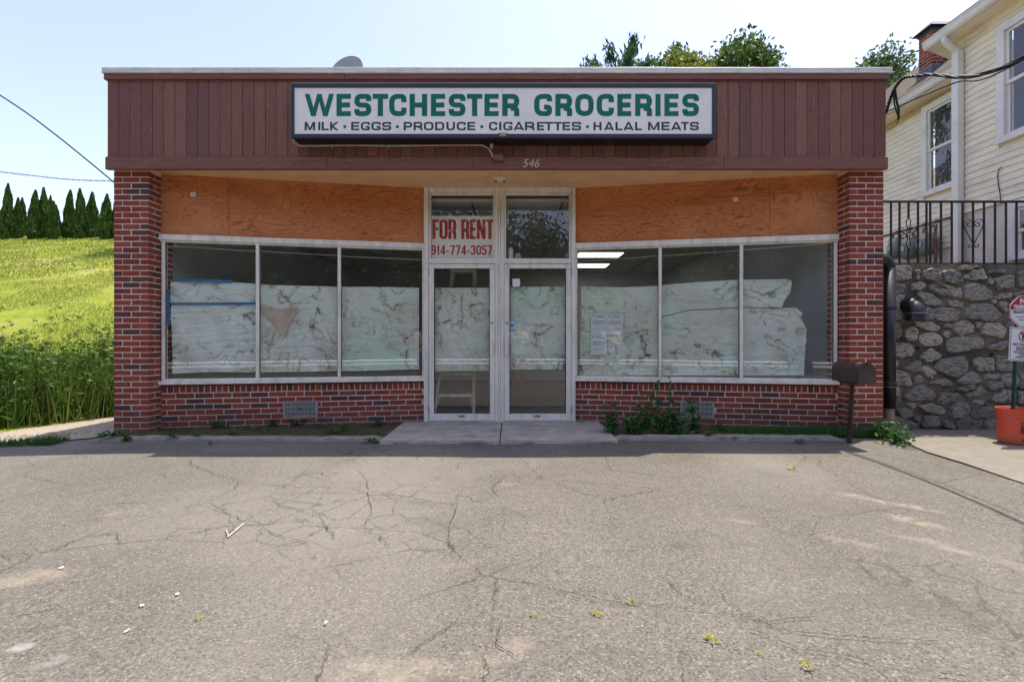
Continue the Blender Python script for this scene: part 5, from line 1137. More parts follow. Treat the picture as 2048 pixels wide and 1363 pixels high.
# chimney on the far wing
ch = thing('chimney', (8.7,10,ZF), None, None); ch.parent = hs; ch.location = WL[ch.name]-WL[hs.name]
cx0,cx1,cy0,cy1 = 8.40,9.05,9.9,10.22; ct = CZ+6.22
MB().box(cx0+.003,cx1-.003,cy0+.003,cy1-.003,ZF+.3,ct-.001).build('mortar', M['mortar'], ch)
cb = MB(); z = ct-.01; i = 0
while z > ZF+.5:
    for Mx_,L in (plan(cx0,cy0,cx1,cy0), plan(cx0,cy1,cx0,cy0)):
        cb.M = Mx_; x_ = -.1*(i%2)
        while x_ < L:
            a,b = max(x_,0),min(x_+.197,L)
            if b-a > .02: cb.cbox(a,b,-.004,.04,z-.0565,z,.003,.001)
            x_ += .208
    z -= CH; i += 1
M['brick2'] = brick_mat('chimney_brick', .28, False)
props(cb.build('bricks', M['brick2'], ch), kind='stuff')
MB().box(cx0-.02,cx1+.02,cy0-.02,cy1+.02,ct,ct+.06).build('collar', M['signframe'], ch)
cp = MB(); a_ = .09; cp.add([(cx0-a_,cy0-a_,ct+.061),(cx1+a_,cy0-a_,ct+.061),(cx1+a_,cy1+a_,ct+.061),(cx0-a_,cy1+a_,ct+.061),(cx0+.08,cy0+.08,ct+.22),(cx1-.08,cy0+.08,ct+.22),(cx1-.08,cy1-.08,ct+.22),(cx0+.08,cy1-.08,ct+.22)],[(3,2,1,0),(4,5,6,7),(0,1,5,4),(1,2,6,5),(2,3,7,6),(3,0,4,7)])
cp.build('cap', M['signframe'], ch)
MB().box(cx0-.03,cx1+.03,cy0-.03,cy1+.03,ZF+.3,zr(cx0)+.17).build('flashing', simple('grey_flashing',(.12,.125,.16),.5), ch)
# wire stub on the siding
q0 = P(2003,333,7.28); MB().tube([q0,P(1998,337,7.33),P(1995,350,7.36),P(1997,370,7.345),P(2000,385,7.32),P(2001,402,7.31)],.006,5).build('loose_cable', M['dark'], hs)
# gas meters
M['meter'] = simple('grey_green_meter',(.17,.21,.18),.55,.1,8,.05); M['mpipe'] = simple('rusty_gas_pipe',(.14,.075,.05),.7,.4,20,.3,.3,dirt=((.35,.32,.28),.6)); M['mhead'] = simple('pale_meter_head',(.42,.41,.36),.5,.1)
for k_,(px,lab) in enumerate(((1792,'leftmost grey gas meter, half hidden behind the black drain pipe'),(1820,'middle grey gas meter behind the railing'),(1854,'rightmost grey-green gas meter behind the railing, largest in view'))):
    X = FX-.20; Y = X*F/(px-1024); zc_ = CZ+(681-(490+(-2 if k_==2 else 6)))*Y/F
    gm = thing('gas_meter', (X,Y,zc_-.2), lab, 'gas meter', 'gas meters on the house wall')
    r0 = .15; b = MB(); b.lathe((X,Y,zc_-.02),[(0,-.19),(.08,-.185),(.14,-.14),(.155,-.05),(.155,.06),(.13,.12),(.10,.125),(0,.125)],20); b.build('body', M['meter'], gm, smooth=True)
    MB().box(X-.09,X+.09,Y-.10,Y+.10,zc_+.106,zc_+.20).build('head', M['mhead'], gm)
    MB().box(X-.1645,X-.156,Y-.05,Y+.05,zc_-.06,zc_+.04).build('dial_plate', M['mhead'], gm)
    for dy in (-.08,.08): MB().tube([(X,Y+dy,zc_+.18),(X,Y+dy,zc_+.30),(X+.06,Y+dy,zc_+.34)],.02,8).build('union_pipe', M['mpipe'], gm)
gpz = CZ+(681-452)*9.6/F
gpp = thing('gas_pipe', (FX-.14,9.5,gpz), 'rusty gas manifold pipe along the house wall above the meters', 'pipe')
MB().tube([(FX-.14,10.6,gpz+.02),(FX-.14,9.1,gpz+.02),(FX-.10,8.75,gpz+.02)],.024,8).build('manifold', M['mpipe'], gpp)
MB().tube([(FX-.14,9.28,gpz-.06),(FX-.18,9.26,gpz-.10),(FX-.18,9.26,TZ)],.026,8).build('riser', M['mpipe'], gpp)
for y_ in (9.28,9.55,9.9,10.2): MB().lathe((FX-.14,y_,gpz+.02),[(.0,-.045),(.035,-.04),(.035,.04),(0,.045)],10,'y').build('fitting', M['mpipe'], gpp)
# ------------------------------------------------------------------ vegetation
def leafmat(name, a, b, c=None, trans=.35, rough=.6):
    t = NT(name); r = t.geo.outputs['Random Per Island']
    col = t.ramp(r, [(0,a),(.6,b),(1,c or b)])
    t.col(col); t.done(rough,.25)
    if trans:
        tl = t.new('ShaderNodeBsdfTranslucent'); t.l.new(col, tl.inputs[0]); mx = t.new('ShaderNodeMixShader'); mx.inputs[0].default_value = trans
        t.l.new(t.b.outputs[0], mx.inputs[1]); t.l.new(tl.outputs[0], mx.inputs[2]); t.l.new(mx.outputs[0], t.out.inputs[0])
    return t.m
M['arbor'] = leafmat('arborvitae_foliage',(.026,.062,.012),(.055,.115,.018),(.16,.22,.035),.25); M['deep'] = leafmat('deep_green_leaves',(.035,.075,.014),(.07,.13,.024),(.15,.21,.04)); M['lime'] = leafmat('lime_leaves',(.09,.13,.015),(.17,.21,.022),(.25,.27,.035))
M['pine'] = leafmat('pine_needles',(.025,.07,.028),(.045,.11,.045),(.08,.15,.05)); M['pale'] = leafmat('pale_green_leaves',(.05,.09,.03),(.10,.155,.055),(.16,.21,.09)); M['weed'] = leafmat('weed_leaves',(.03,.095,.026),(.06,.15,.035),(.10,.21,.05)); M['weedy'] = leafmat('yellow_green_weed',(.20,.22,.02),(.30,.30,.04),(.40,.36,.08))
M['tallweed'] = leafmat('tall_weed_leaves',(.03,.08,.010),(.075,.15,.016),(.17,.24,.035)); M['blade'] = leafmat('lawn_blades',(.16,.22,.025),(.28,.31,.05),(.44,.39,.13),.4); M['wood'] = leafmat('far_wood_leaves',(.02,.04,.010),(.05,.085,.02),(.11,.15,.04),.25)
M['straw'] = leafmat('dry_straw',(.30,.24,.10),(.40,.33,.15),(.46,.40,.22),.3)
M['bark'] = simple('tree_bark',(.09,.065,.045),.9,.3,10,.8,.1)
def unit(n): 
    v = rng.normal(size=(n,3)); return v/np.linalg.norm(v,axis=1,keepdims=True)
def leaves(C, L, W, updir=None, jitter=1.0):
    """diamond leaves at centres C (N,3), lengths L, widths W"""
    n = len(C); d = unit(n)
    if updir is not None: d = d*jitter+np.asarray(updir); d /= np.linalg.norm(d,axis=1,keepdims=True)
    s_ = np.cross(d, unit(n)); s_ /= np.linalg.norm(s_,axis=1,keepdims=True)+1e-9
    L = np.asarray(L).reshape(-1,1); W = np.asarray(W).reshape(-1,1)
    return np.stack([C-d*L*.5, C+s_*W*.5-d*L*.05, C+d*L*.5, C-s_*W*.5-d*L*.05], axis=1)
def broad_tree(loc, h, crown_z, rx, rz, n, mat, label, cat='tree', lobes=16, leaf=.14, group=None, name='leafy_tree', seed=0):
    global rng; rng = np.random.default_rng(100+seed); rd = random.Random(seed)
    t_ = thing(name, loc, label, cat, group); x,y,z = loc
    b = MB(); tops = []
    b.tube([(x,y,z-.2),(x+.1,y,z+h*.3),(x-.05,y+.1,z+h*.6),(x,y,z+h*.9)],[h*.022,h*.017,h*.011,.02],9)
    cc = np.array([x,y,z+crown_z]); lob = []
    for i in range(lobes):
        d = unit(1)[0]; rr = rd.uniform(.35,.85); c0 = cc+d*np.array([rx,rx,rz])*rr; lob.append((c0, rd.uniform(.28,.46)*min(rx,rz)))
        z0 = z+h*rd.uniform(.35,.7); b.tube([(x,y,z0),tuple((np.array([x,y,z0])+c0)/2+np.array([0,0,.2])),tuple(c0)],[h*.008,h*.005,.012],6)
    b.build('trunk', M['bark'], t_, smooth=True)
    per = n//lobes; Q = []
    for c0,r0 in lob:
        sub = c0+unit(10)*r0*rng.uniform(.5,1.05,(10,1))
        for s0 in sub:
            k = per//10; P_ = s0+rng.normal(size=(k,3))*r0*.30*np.array([1,1,.8]); Q.append(leaves(P_, rng.uniform(leaf*.7,leaf*1.3,k), rng.uniform(leaf*.35,leaf*.6,k), (0,0,-.2)))
    quads_obj('crown', np.concatenate(Q), mat, t_, loc); return t_
def tuft_tree(loc, h, r, n, mat, label, name='pine_tree', seed=0):
    """upswept plumes of needles"""
    global rng; rng = np.random.default_rng(300+seed); rd = random.Random(seed+50)
    t_ = thing(name, loc, label, 'tree'); x,y,z = loc; b = MB(); b.tube([(x,y,z-.2),(x,y,z+h*.95)],[h*.02,.02],8); Q = []
    nb = 46
    for i in range(nb):
        f = .35+.62*i/nb; a = i*2.4; L = r*(1.15-f)*1.6*rd.uniform(.7,1.2)+.25; p0 = np.array([x,y,z+h*f]); p2 = p0+np.array([math.cos(a)*L,math.sin(a)*L,L*.75+.3]); p1 = (p0+p2)/2+np.array([math.cos(a)*.15*L,math.sin(a)*.15*L,-.12*L])
        b.tube([tuple(p0),tuple(p1),tuple(p2)],[.03,.02,.008],5)
        k = n//nb; tt = rng.uniform(.25,1.05,k)[:,None]; C = p0*(1-tt)**2+2*p1*tt*(1-tt)+p2*tt**2+rng.normal(size=(k,3))*.10
        Q.append(leaves(C, rng.uniform(.16,.32,k), rng.uniform(.04,.075,k), (math.cos(a)*.5,math.sin(a)*.5,.9), .7))
    b.build('trunk', M['bark'], t_); quads_obj('crown', np.concatenate(Q), mat, t_, loc); return t_
def pz(px, py, Y): q = P(px,py,Y); return q
def tree_at(px, pytop, Y, base, **k):
    q = P(px,pytop,Y); return (q.x,Y,base), q.z-base
loc,h = tree_at(1240,128,17,0); tuft_tree(loc,h,2.1,13000,M['pine'],'dark pine with upright plumes behind the roof, leftmost treetop',seed=1)
loc,h = tree_at(1352,78,19,0); broad_tree(loc,h,h-1.55,1.35,1.6,5200,M['deep'],'rounded green tree behind the roof with a yellow-green tree before it',lobes=14,leaf=.20,seed=2)
loc,h = tree_at(1352,100,16.5,0); broad_tree(loc,h,h-1.0,1.0,1.0,3600,M['lime'],'yellow-green young tree top just above the coping',lobes=12,leaf=.17,seed=3)
loc,h = tree_at(1470,66,18,0); broad_tree(loc,h,h-1.9,1.55,2.0,8000,M['deep'],'tallest dark green tree behind the roof, right of the yellow-green one',lobes=20,leaf=.20,seed=4)
loc,h = tree_at(1568,118,18,0); broad_tree(loc,h,h-.9,.45,.8,300,M['deep'],'sparse nearly bare twiggy treetop right of the tallest tree',lobes=10,leaf=.12,seed=5)
loc,h = tree_at(1778,92,15,2.0); broad_tree(loc,h,h-1.9,1.6,2.0,10000,M['pale'],'pale green tree between the shop and the house chimney',lobes=20,leaf=.15,seed=6)
loc = (-17.6,25.4,6.2); broad_tree(loc,7.5,5.0,2.2,2.6,4500,M['deep'],'dark tree on the hill hidden by the shop, shading the lawn',lobes=14,leaf=.24,seed=7)
# arborvitae row on the hill top
def arbor_mesh(seed, h, r):
    global rng; rng = np.random.default_rng(seed); n = 3000
    f = rng.uniform(0,1,n)**.85; a = rng.uniform(0,2*math.pi,n); ph = rng.uniform(0,6,3)
    prof = r*np.clip((1-f)**.72*1.02,0.03,1)*(1+.16*np.sin(a*3+f*9+ph[0])+.14*np.sin(a*2-f*17+ph[1])); prof = np.minimum(prof, r*(.62+f*1.4)); rad = prof*rng.uniform(.72,1.05,n)
    C = np.stack([np.cos(a)*rad, np.sin(a)*rad, f*h],1); out = np.stack([np.cos(a)*.5,np.sin(a)*.5,np.ones(n)*1.1],1)
    return leaves(C, rng.uniform(.14,.26,n), rng.uniform(.08,.15,n), out, .45)
AR = [(13,366,0,.40),(35,394,0,.34),(47,394,0,.33),(67,379,0,.40),(88,374,0,.40),(98,390,0,.30),(106,401,0,.34),(115,409,0,.30),(137,379,0,.40),(147,403,0,.30),(163,376,0,.42),(184,383,0,.44),(212,387,0,.46),(236,392,0,.44)]
AM = [None]*5
for i,(px,top,wpx,r_) in enumerate(AR):
    Y = 29.0+(i%3)*.35+(.8 if px in (47,98,115,147) else 0); q = P(px,470,Y); base = hz(q.x,Y)-.05; h = CZ+(681-top)*Y/F-base
    k = i % 5
    if AM[k] is None: AM[k] = arbor_mesh(40+k, 1.0*2.6, .62)
    t_ = thing('arborvitae', (q.x,Y,base), '%s arborvitae from the left in the hilltop row' % ordinal(i), 'tree', 'arborvitae row on the hill top')
    A = AM[k].copy(); A *= np.array([r_/.62,r_/.62,h/2.66]); sh = random.uniform(-.05,.05); A[:,:,0] += A[:,:,2]*sh; A += np.array([q.x,Y,base])
    quads_obj('crown', A, M['arbor'], t_, (q.x,Y,base)); MB().tube([(q.x,Y,base-.1),(q.x,Y,base+h*.9)],[.06,.015],6).build('trunk', M['bark'], t_)
# lawn blades and tall weeds
rng = np.random.default_rng(5)
def blades(n, xr, yr, h, w, mat, name, label, zf, dens=None, lean=.5):
    x = rng.uniform(*xr,n); y = rng.uniform(*yr,n); keep = np.ones(n,bool)
    if dens is not None: keep = dens(x,y)
    x,y = x[keep],y[keep]; n = len(x); z = np.array([zf(a,b) for a,b in zip(x,y)]); hh = h*rng.uniform(.5,1.3,n); a = rng.uniform(0,2*math.pi,n)
    ww = w*rng.uniform(.6,1.3,n); le = rng.normal(size=(n,2))*lean*hh[:,None]
    b0 = np.stack([x-np.cos(a)*ww/2,y-np.sin(a)*ww/2,z-.01],1); b1 = np.stack([x+np.cos(a)*ww/2,y+np.sin(a)*ww/2,z-.01],1); tp = np.stack([x+le[:,0],y+le[:,1],z+hh],1)
    return props(quads_obj(name, np.stack([b0,b1,tp],1), mat, None, (float(x.mean()),float(y.mean()),float(z.min())), 3), label, kind='stuff')
infr = lambda x,y: (x/y > -1.25) & (x/y < -.72)
blades(90000,(-26,-6.2),(8.0,18),.05,.022,M['blade'],'lawn_grass','short sunlit grass covering the hill',hz,infr); blades(40000,(-40,-12),(18,30.5),.09,.05,M['blade'],'lawn_grass_far','short grass on the upper hill',hz,infr)
def stems(pts, h, mat, name, label, leaf=.11, per=26, zf=hz):
    Q = []
    for x,y in pts:
        hh = h*random.uniform(.45,1.15)*(.82+.28*math.sin(x*2.9+y*1.3)*math.sin(y*2.1-x)); z0 = zf(x,y); lx,ly = random.gauss(0,.08),random.gauss(0,.08)
        f = rng.uniform(.12,1.0,per); C = np.stack([x+lx*f+rng.normal(size=per)*.035,y+ly*f+rng.normal(size=per)*.035,z0+f*hh],1); a = rng.uniform(0,2*math.pi,per)
        Q.append(leaves(C, leaf*(1.25-.7*f)*rng.uniform(.8,1.3,per), leaf*.26*np.ones(per), np.stack([np.cos(a),np.sin(a),.35*np.ones(per)],1), .35))
        s_ = np.array([[[x-.005,y,z0],[x+.005,y,z0],[x+lx+.003,y+ly,z0+hh],[x+lx-.003,y+ly,z0+hh]]]); Q.append(s_)
    return np.concatenate(Q)
pts = []; spts = []
for _ in range(1500):
    y = random.uniform(5.9,8.3); edge = -6.32+.42*(y-5.9) if y < 7.4 else -5.7; x = edge-abs(random.gauss(0,1.0))-random.uniform(0,1.3)
    if x/y > -1.3: pts.append((x,y))
for _ in range(500):
    y = 9.5+abs(random.gauss(0,2.2)); x = random.uniform(-1.25,-.74)*y
    if x < -6: spts.append((x,y))
props(quads_obj('tall_weeds', stems(pts,1.02,M['tallweed'],'','',.13,22), M['tallweed'], None, (-6.8,7.5,0)), 'dense tall green weeds at the foot of the grassy hill', kind='stuff')
blades(9000,(-12,-5.6),(5.9,8.2),.75,.016,M['tallweed'],'tall_grass','long grass stalks standing among the tall weeds',hz,lambda x,y: (x < np.where(y<7.4,-6.32+.42*(y-5.9),-5.7)) & (x/y > -1.25),.22)
blades(1500,(-12,-5.6),(5.9,8.2),.95,.010,M['straw'],'dry_stalks','dry straw stalks among the tall weeds',hz,lambda x,y: (x < np.where(y<7.4,-6.32+.42*(y-5.9),-5.7)) & (x/y > -1.25),.18)
props(quads_obj('low_weeds', stems(spts[:160],.16,M['tallweed'],'','',.10,12), M['tallweed'], None, (-9,11,1.2)), 'short scattered weeds where the mown slope meets the tall weeds', kind='stuff')
# low grass patches
blades(14000,(-7.4,-4.7),(5.0,5.62),.07,.012,M['weed'],'grass_strip','green grass strip in the shade beside the left pier',lambda x,y: gz(x,y)+.02,lambda x,y: (np.abs(y-(5.27+.16*(x+5.6)))<.09+.05*np.sin(x*5)) & (x<-4.9))
blades(9000,(-7.2,-4.9),(4.45,5.9),.04,.012,M['weedy'],'dry_grass','thin yellow-green grass along the path edge',lambda x,y: gz(x,y)+.02,lambda x,y: ((np.abs(y-(5.72+.22*(x+5.6)))<.05) | (np.abs(y-(4.72+.18*(x+5.4)))<.05+.03*np.sin(x*9))) & (x<-5.0))
gs = lambda x,y: .026
blades(2600,(-4.4,-1.45),(5.5,6.35),.06,.008,M['weed'],'grass_sprouts','sparse green sprouts at the foot of the left brick wall',gs,lambda x,y: (y < 5.93+.183*(x+4.2)) & (rng.uniform(0,1,len(x)) < .25+.6*np.sin(x*3.1+y*4)**4))
blades(900,(-1.38,1.1),(5.225,5.262),.035,.006,M['weed'],'slab_edge_grass','thin green growth along the front edge of the slab',lambda x,y: 0.0,lambda x,y: np.sin(x*7+1)*np.sin(x*2.3) > .25)
blades(6500,(2.35,4.35),(5.53,5.9),.075,.008,M['weed'],'grass_patch','shaded green grass patch in front of the right brick wall',gs,lambda x,y: rng.uniform(0,1,len(x)) < np.clip((x-2.2)/.9,0.1,1))
# individual weeds
def rosette(n, r, h, seed, leafw=.3):
    g_ = np.random.default_rng(seed); Q = []
    for i in range(n):
        a = g_.uniform(0,2*math.pi); L = r*g_.uniform(.55,1.1); hh = h*g_.uniform(.3,1.1); d = np.array([math.cos(a),math.sin(a),0]); s_ = np.array([-math.sin(a),math.cos(a),0])*L*leafw*.5
        p0 = np.zeros(3)+d*.01; p1 = d*L*.5+np.array([0,0,hh]); p2 = d*L+np.array([0,0,hh*.65])
        Q += [np.stack([p0,p1+s_,p2,p1-s_])]
    return np.stack(Q)
def bushy(h, n, spread, seed, leaf=.07, ns=5):
    global rng; rng = np.random.default_rng(seed); Q = []; g_ = random.Random(seed)
    for s_ in range(ns):
        x,y = g_.gauss(0,spread*.5),g_.gauss(0,spread*.35); hh = h*g_.uniform(.55,1.0); k = n//ns; f = rng.uniform(.08,1,k); lx,ly = g_.gauss(0,spread*.5),g_.gauss(0,spread*.3)
        C = np.stack([x+lx*f+rng.normal(size=k)*.025,y+ly*f+rng.normal(size=k)*.025,f*hh],1); a = rng.uniform(0,2*math.pi,k)
        Q.append(leaves(C, leaf*(1.2-.6*f), leaf*.36*np.ones(k), np.stack([np.cos(a),np.sin(a),.25*np.ones(k)],1), .35)); Q.append(np.array([[[x-.004,y,0],[x+.004,y,0],[x+lx+.002,y+ly,hh],[x+lx-.002,y+ly,hh]]]))
    return np.concatenate(Q)
VAR = {'ros': [rosette(16,.10,.05,s) for s in (1,2,3)], 'tuft': [rosette(26,.07,.07,s,.10) for s in (4,5)], 'clump': [bushy(.13,110,.10,s,.05,6) for s in (6,7,8)], 'crack': [rosette(18,.030,.014,s,.22) for s in (9,10,11)]}
VM = {}
for k,lst in VAR.items():
    for i,q in enumerate(lst):
        me = quads_obj('tmp', q, None).data; VM[(k,i)] = me
for o in [o for o in S.objects if o.name.startswith('tmp')]: bpy.data.objects.remove(o)
def weed(kind, x, y, z, s, label, mat, group):
    i = random.randrange(len(VAR[kind])); o = link(bpy.data.objects.new('weed', VM[(kind,i)])); o.location = (x,y,z); s = s*(.62 if kind == 'crack' else 1.0); o.scale = (s,s,s); o.rotation_euler = (0,0,random.uniform(0,6.28))
    if not o.data.materials: o.data.materials.append(None)
    o.material_slots[0].link = 'OBJECT'; o.material_slots[0].material = mat
    return props(o,label,'weed',group)
WK = [('ros',226,872,1.5,'broad-leaved weed at the front corner of the left pier'),('ros',208,874,1.2,'broad-leaved weed just left of the left pier corner'),('tuft',292,858,1.6,'brownish dry tuft against the inner corner of the left pier'),('clump',252,876,.8,'low weed in front of the left pier beside the edging end'),
 ('clump',430,856,1.1,'leafy weed clump by the wall under the left window pane'),('ros',345,874,1.0,'flat weed on the edging below the left window corner'),('ros',398,872,.8,'small flat weed along the left edging, third from the pier'),('ros',462,869,1.3,'spreading weed lying over the left edging, left of the vent'),('clump',541,852,.8,'small weed against the wall just left of the left vent'),('ros',596,850,1.6,'spiky weed rosette right below the left vent'),
 ('tuft',640,856,1.0,'thin weed tuft right of the left vent'),('clump',690,858,.6,'low green weed midway between left vent and slab'),('ros',675,866,1.5,'wide weed rosette hanging over the left edging near the slab'),('clump',760,851,.8,'weed at the wall beside the left end of the slab'),('ros',742,880,1.2,'weed in the asphalt at the left front corner of the slab'),('tuft',420,884,.6,'tiny grass tuft in the shaded asphalt in front of the left edging'),
 ('ros',1278,866,1.3,'pale weed rosette on the edging right of the slab'),('ros',1325,868,.8,'small weed on the right edging before the tall weeds'),('ros',1415,872,1.2,'weed rosette on the right edging below the right vent'),('tuft',1470,876,.7,'small tuft on the right edging, right of the vent'),('clump',1445,860,.9,'leafy weed behind the right edging, right of the vent'),('ros',1597,880,.9,'small weed at the front of the right edging near the mailbox'),
 ('clump',1775,876,1.9,'big-leaved green weed clump at the foot of the drain pipe'),('clump',1800,884,1.3,'leafy weed right of the drain pipe foot, in front of the stone wall'),('clump',1980,850,2.2,'long-leaved weed between the stone wall and the bucket')]
for k,px,py,s,lab in WK:
    z = .03; Y = (CZ-z)*F/(py-681); weed(k,(px-1024)*Y/F,Y,z if Y > 5.4 else .004,s,lab,M['weed'],'weeds along the foot of the shop')
for px,py,s,lab in ((1760,893,2.2,'yellow-green sunlit weed mat at the right end of the edging'),(1718,888,1.6,'yellow-green weed at the sunlit end of the right edging'),(707,928,1.2,'yellow weed tuft in the asphalt nearest the slab'),(672,952,1.3,'yellow weed tuft in the crack left of centre, second from the slab'),(657,963,.8,'tiny weed just left below the second yellow tuft'),(645,982,.8,'flat weed in the crack maze left of centre'),(628,1118,1.1,'single weed at the end of the left crack maze'),
   (362,1006,1.0,'small weed on the long diagonal crack at left'),(398,1240,1.2,'lone dark weed in the left foreground'),(970,1030,.9,'small weed in the asphalt, centre, left of a pair'),(978,1025,.9,'small weed in the asphalt, centre, right of a pair'),(1585,945,2.6,'largest yellow weed patch on the asphalt before the mailbox'),(1556,980,1.2,'small weed just below the largest asphalt patch'),(1827,1058,1.0,'weed on the pale dust line at right'),
   (1233,1198,.9,'small weed on the right foreground crack, upper left end'),(1262,1209,1.4,'weed on the right foreground crack, second from its left end'),(1196,1231,1.4,'weed left below the right foreground crack'),(1516,1241,1.1,'weed in the middle of the right foreground crack'),(1425,1281,1.9,'weed in the right foreground, below the crack middle'),(1472,1294,.8,'tiny weed right of the foreground weed pair'),(1521,1308,.9,'tiny dark weed in the lower right foreground'),(1610,1330,1.7,'bright weed in the lower right foreground near the frame edge'),(1068,1232,1.0,'weed in the centre foreground, left of the crack'),(940,905,.6,'speck of weed at the shadow edge before the slab')):
    x,y = gp(px,py); weed('crack',x,y,gz(x,y)+.004,s,lab,M['weedy'],'weeds in the asphalt')
# tall weeds right of the doors
for i,(px,h,n,sp,sd,lab) in enumerate(((1228,.36,150,.10,61,'short bushy weed beside the right end of the slab'),(1255,.26,120,.12,62,'low bushy weed second from the slab, right of the doors'),(1287,.52,190,.10,63,'upright weed reaching the sill right of the doors'),(1325,.85,150,.10,64,'tallest thin weed crossing the right window mullion'),(1332,.34,150,.12,65,'bushy light green weed at the foot of the tallest weed'),(1350,.30,100,.08,66,'dark weed just right of the tallest weed'),(1386,.42,140,.07,67,'weed standing in front of the right vent'))):
    Y = 5.66; x = (px-1024)*Y/F; q = bushy(h,n,sp,sd,.085 if h < .8 else .07,5 if h<.8 else 3); q[:,:,0] += x; q[:,:,1] += Y; q[:,:,2] += .026
    props(quads_obj('tall_weed', q, M['weed'], None, (x,Y,.026)), lab, 'weed', 'tall weeds right of the doors')
# litter on the asphalt
tw = thing('twig', (*gp(470,1072),.0), 'pale forked straw twig lying on the asphalt', 'twig')
def g3(px,py,z=.012): x,y = gp(px,py); return (x,y,gz(x,y)+z)
MB().tube([g3(455,1084),g3(470,1072),g3(487,1058)],.004,5).build('stalk', M['cream'], tw); MB().tube([g3(457,1082),g3(452,1070)],.0025,5).build('side_shoot', M['cream'], tw)
for px,py,s,lab in ((354,1195,.016,'white paper scrap at left, uppermost of the group'),(285,1217,.014,'white paper scrap at left, second from the top'),(255,1266,.015,'white paper scrap in the left foreground'),(652,1250,.015,'white paper scrap left of centre foreground'),(122,1144,.013,'white scrap on the sandy patch at far left')):
    x,y,z = g3(px,py,.011); r_ = random.Random(px); ring = [(x+s*.6*r_.uniform(.25,1.3)*math.cos(a),y+s*.75*r_.uniform(.25,1.3)*math.sin(a),z+r_.uniform(0,.006)) for a in np.linspace(0,6.28,9)[:-1]]
    props(obj('paper_scrap', ring+[(a,b,c-.003) for a,b,c in ring], [tuple(range(8)),tuple(range(15,7,-1))]+[(i+8,(i+1)%8+8,(i+1)%8,i) for i in range(8)], M['whitepaper']),lab,'litter','white scraps on the asphalt')
# ------------------------------------------------------------------ wires
def cat3(pp, k=10):
    pp = [Vector(p) for p in pp]; out = []
    for i in range(len(pp)-1):
        p0,p1,p2,p3 = pp[max(i-1,0)],pp[i],pp[i+1],pp[min(i+2,len(pp)-1)]
        for j in range(k):
            t_=j/k; out.append(.5*((2*p1)+(p2-p0)*t_+(2*p0-5*p1+4*p2-p3)*t_*t_+(3*p1-p0-3*p2+p3)*t_**3))
    return out+[pp[-1]]
M['cable'] = simple('black_cable',(.012,.012,.013),.5,.2,30,.1)
sc_ = thing('service_cable', (4.31,5.62,3.9), 'thick twisted black service cable from the shop corner towards the street', 'cable')
main = cat3([(4.29,5.68,3.70),(4.315,5.64,3.86),(4.33,5.58,3.96),(4.33,5.45,3.99),(4.27,5.1,3.83),(3.98,3.85,3.29),(3.4,1.0,3.2),(2.4,-5,4.9),(1.8,-9.2,6.4)],14)
for ph in (0,2.1,4.2):
    pts = []
    for i,p in enumerate(main):
        a = i*.75+ph; pts.append(p+Vector((math.cos(a)*.011,0,math.sin(a)*.011)))
    MB().tube(pts,.0085,5).build('strand', M['cable'], sc_, smooth=True)
MB().tube(cat3([(4.33,5.60,3.95),(4.36,5.61,3.80),(4.39,5.62,3.72),(4.385,5.62,3.60)],6),.012,6).build('drip_loop', M['cable'], sc_); MB().tube(cat3([(4.32,5.6,3.93),(4.33,5.61,3.80),(4.37,5.62,3.68),(4.40,5.62,3.62)],6),.008,6).build('drip_loop', M['cable'], sc_)
MB().tube(cat3([(4.385,5.62,3.62),(4.37,5.63,3.54),(4.30,5.66,3.50)],6),.004,5).build('loose_end', M['cable'], sc_)
props(MB().tube(cat3([(4.31,5.66,3.72),P(1905,167,4.75),P(2048,118,3.95),(3.6,1.0,3.3),(2.3,-5,4.7),(1.7,-9.2,6.1)],12),.0065,6).build('phone_wire', M['cable']), 'thin black wire below the thick service cable at upper right', 'wire')
props(MB().tube(cat3([P(240,374,9),P(110,268,9),P(0,190,9),P(-260,30,9)],10),.013,6).build('overhead_wire', M['cable']), 'dark wire rising steeply to the left behind the left pier', 'wire')
tws = thing('overhead_wire', P(110,357,27), 'faint far wire hanging nearly level above the arborvitae', 'wire')
for ph in (0,3.14):
    pts = cat3([P(250,362,27),P(150,359,27),P(60,350,27),P(0,343,27),P(-200,318,27)],16); MB().tube([p+Vector((0,0,.03*math.sin(i*.9+ph))) for i,p in enumerate(pts)],.014,5).build('strand', M['cable'], tws)
# ------------------------------------------------------------------ across the street, seen mirrored in the glass
gr = thing('guard_rail', (0,-13.6,-.5), 'galvanised guard rail across the street, mirrored in the shop windows', 'guard rail')
M['galv'] = simple('galvanised_rail',(.78,.77,.74),.5,.1,6,.03,.4,.1)
pr = [(0,.62),(.035,.60),(.06,.56),(.035,.51),(.0,.48),(.0,.45),(.035,.42),(.06,.37),(.035,.33),(0,.31)]
b = MB(); n = len(pr); b.add([(-60,-13.5+y,-.5+z) for y,z in pr]+[(60,-13.5+y,-.5+z) for y,z in pr],[(i,i+1,i+1+n,i+n) for i in range(n-1)]); b.build('beam', M['galv'], gr)
for x in np.arange(-58,60,2.4): MB().box(x-.06,x+.06,-13.75,-13.55,-.6,.1).build('post', M['galv'], gr)
for i,(y,z,lab) in enumerate(((-9.2,6.6,'upper utility wire over the street, mirrored in the windows'),(-9.5,5.6,'middle utility wire over the street, mirrored in the windows'),(-9.3,4.7,'lowest thick utility wire over the street, mirrored in the windows'))):
    props(MB().tube([(x,y,z+.0012*(x-4)**2*(.6+.2*i)+.02*x) for x in np.linspace(-36,36,37)],.012+.012*(i==2),6).build('utility_wire', M['cream' if i == 2 else 'cable']), lab, 'wire')
rng = np.random.default_rng(77); Q = []
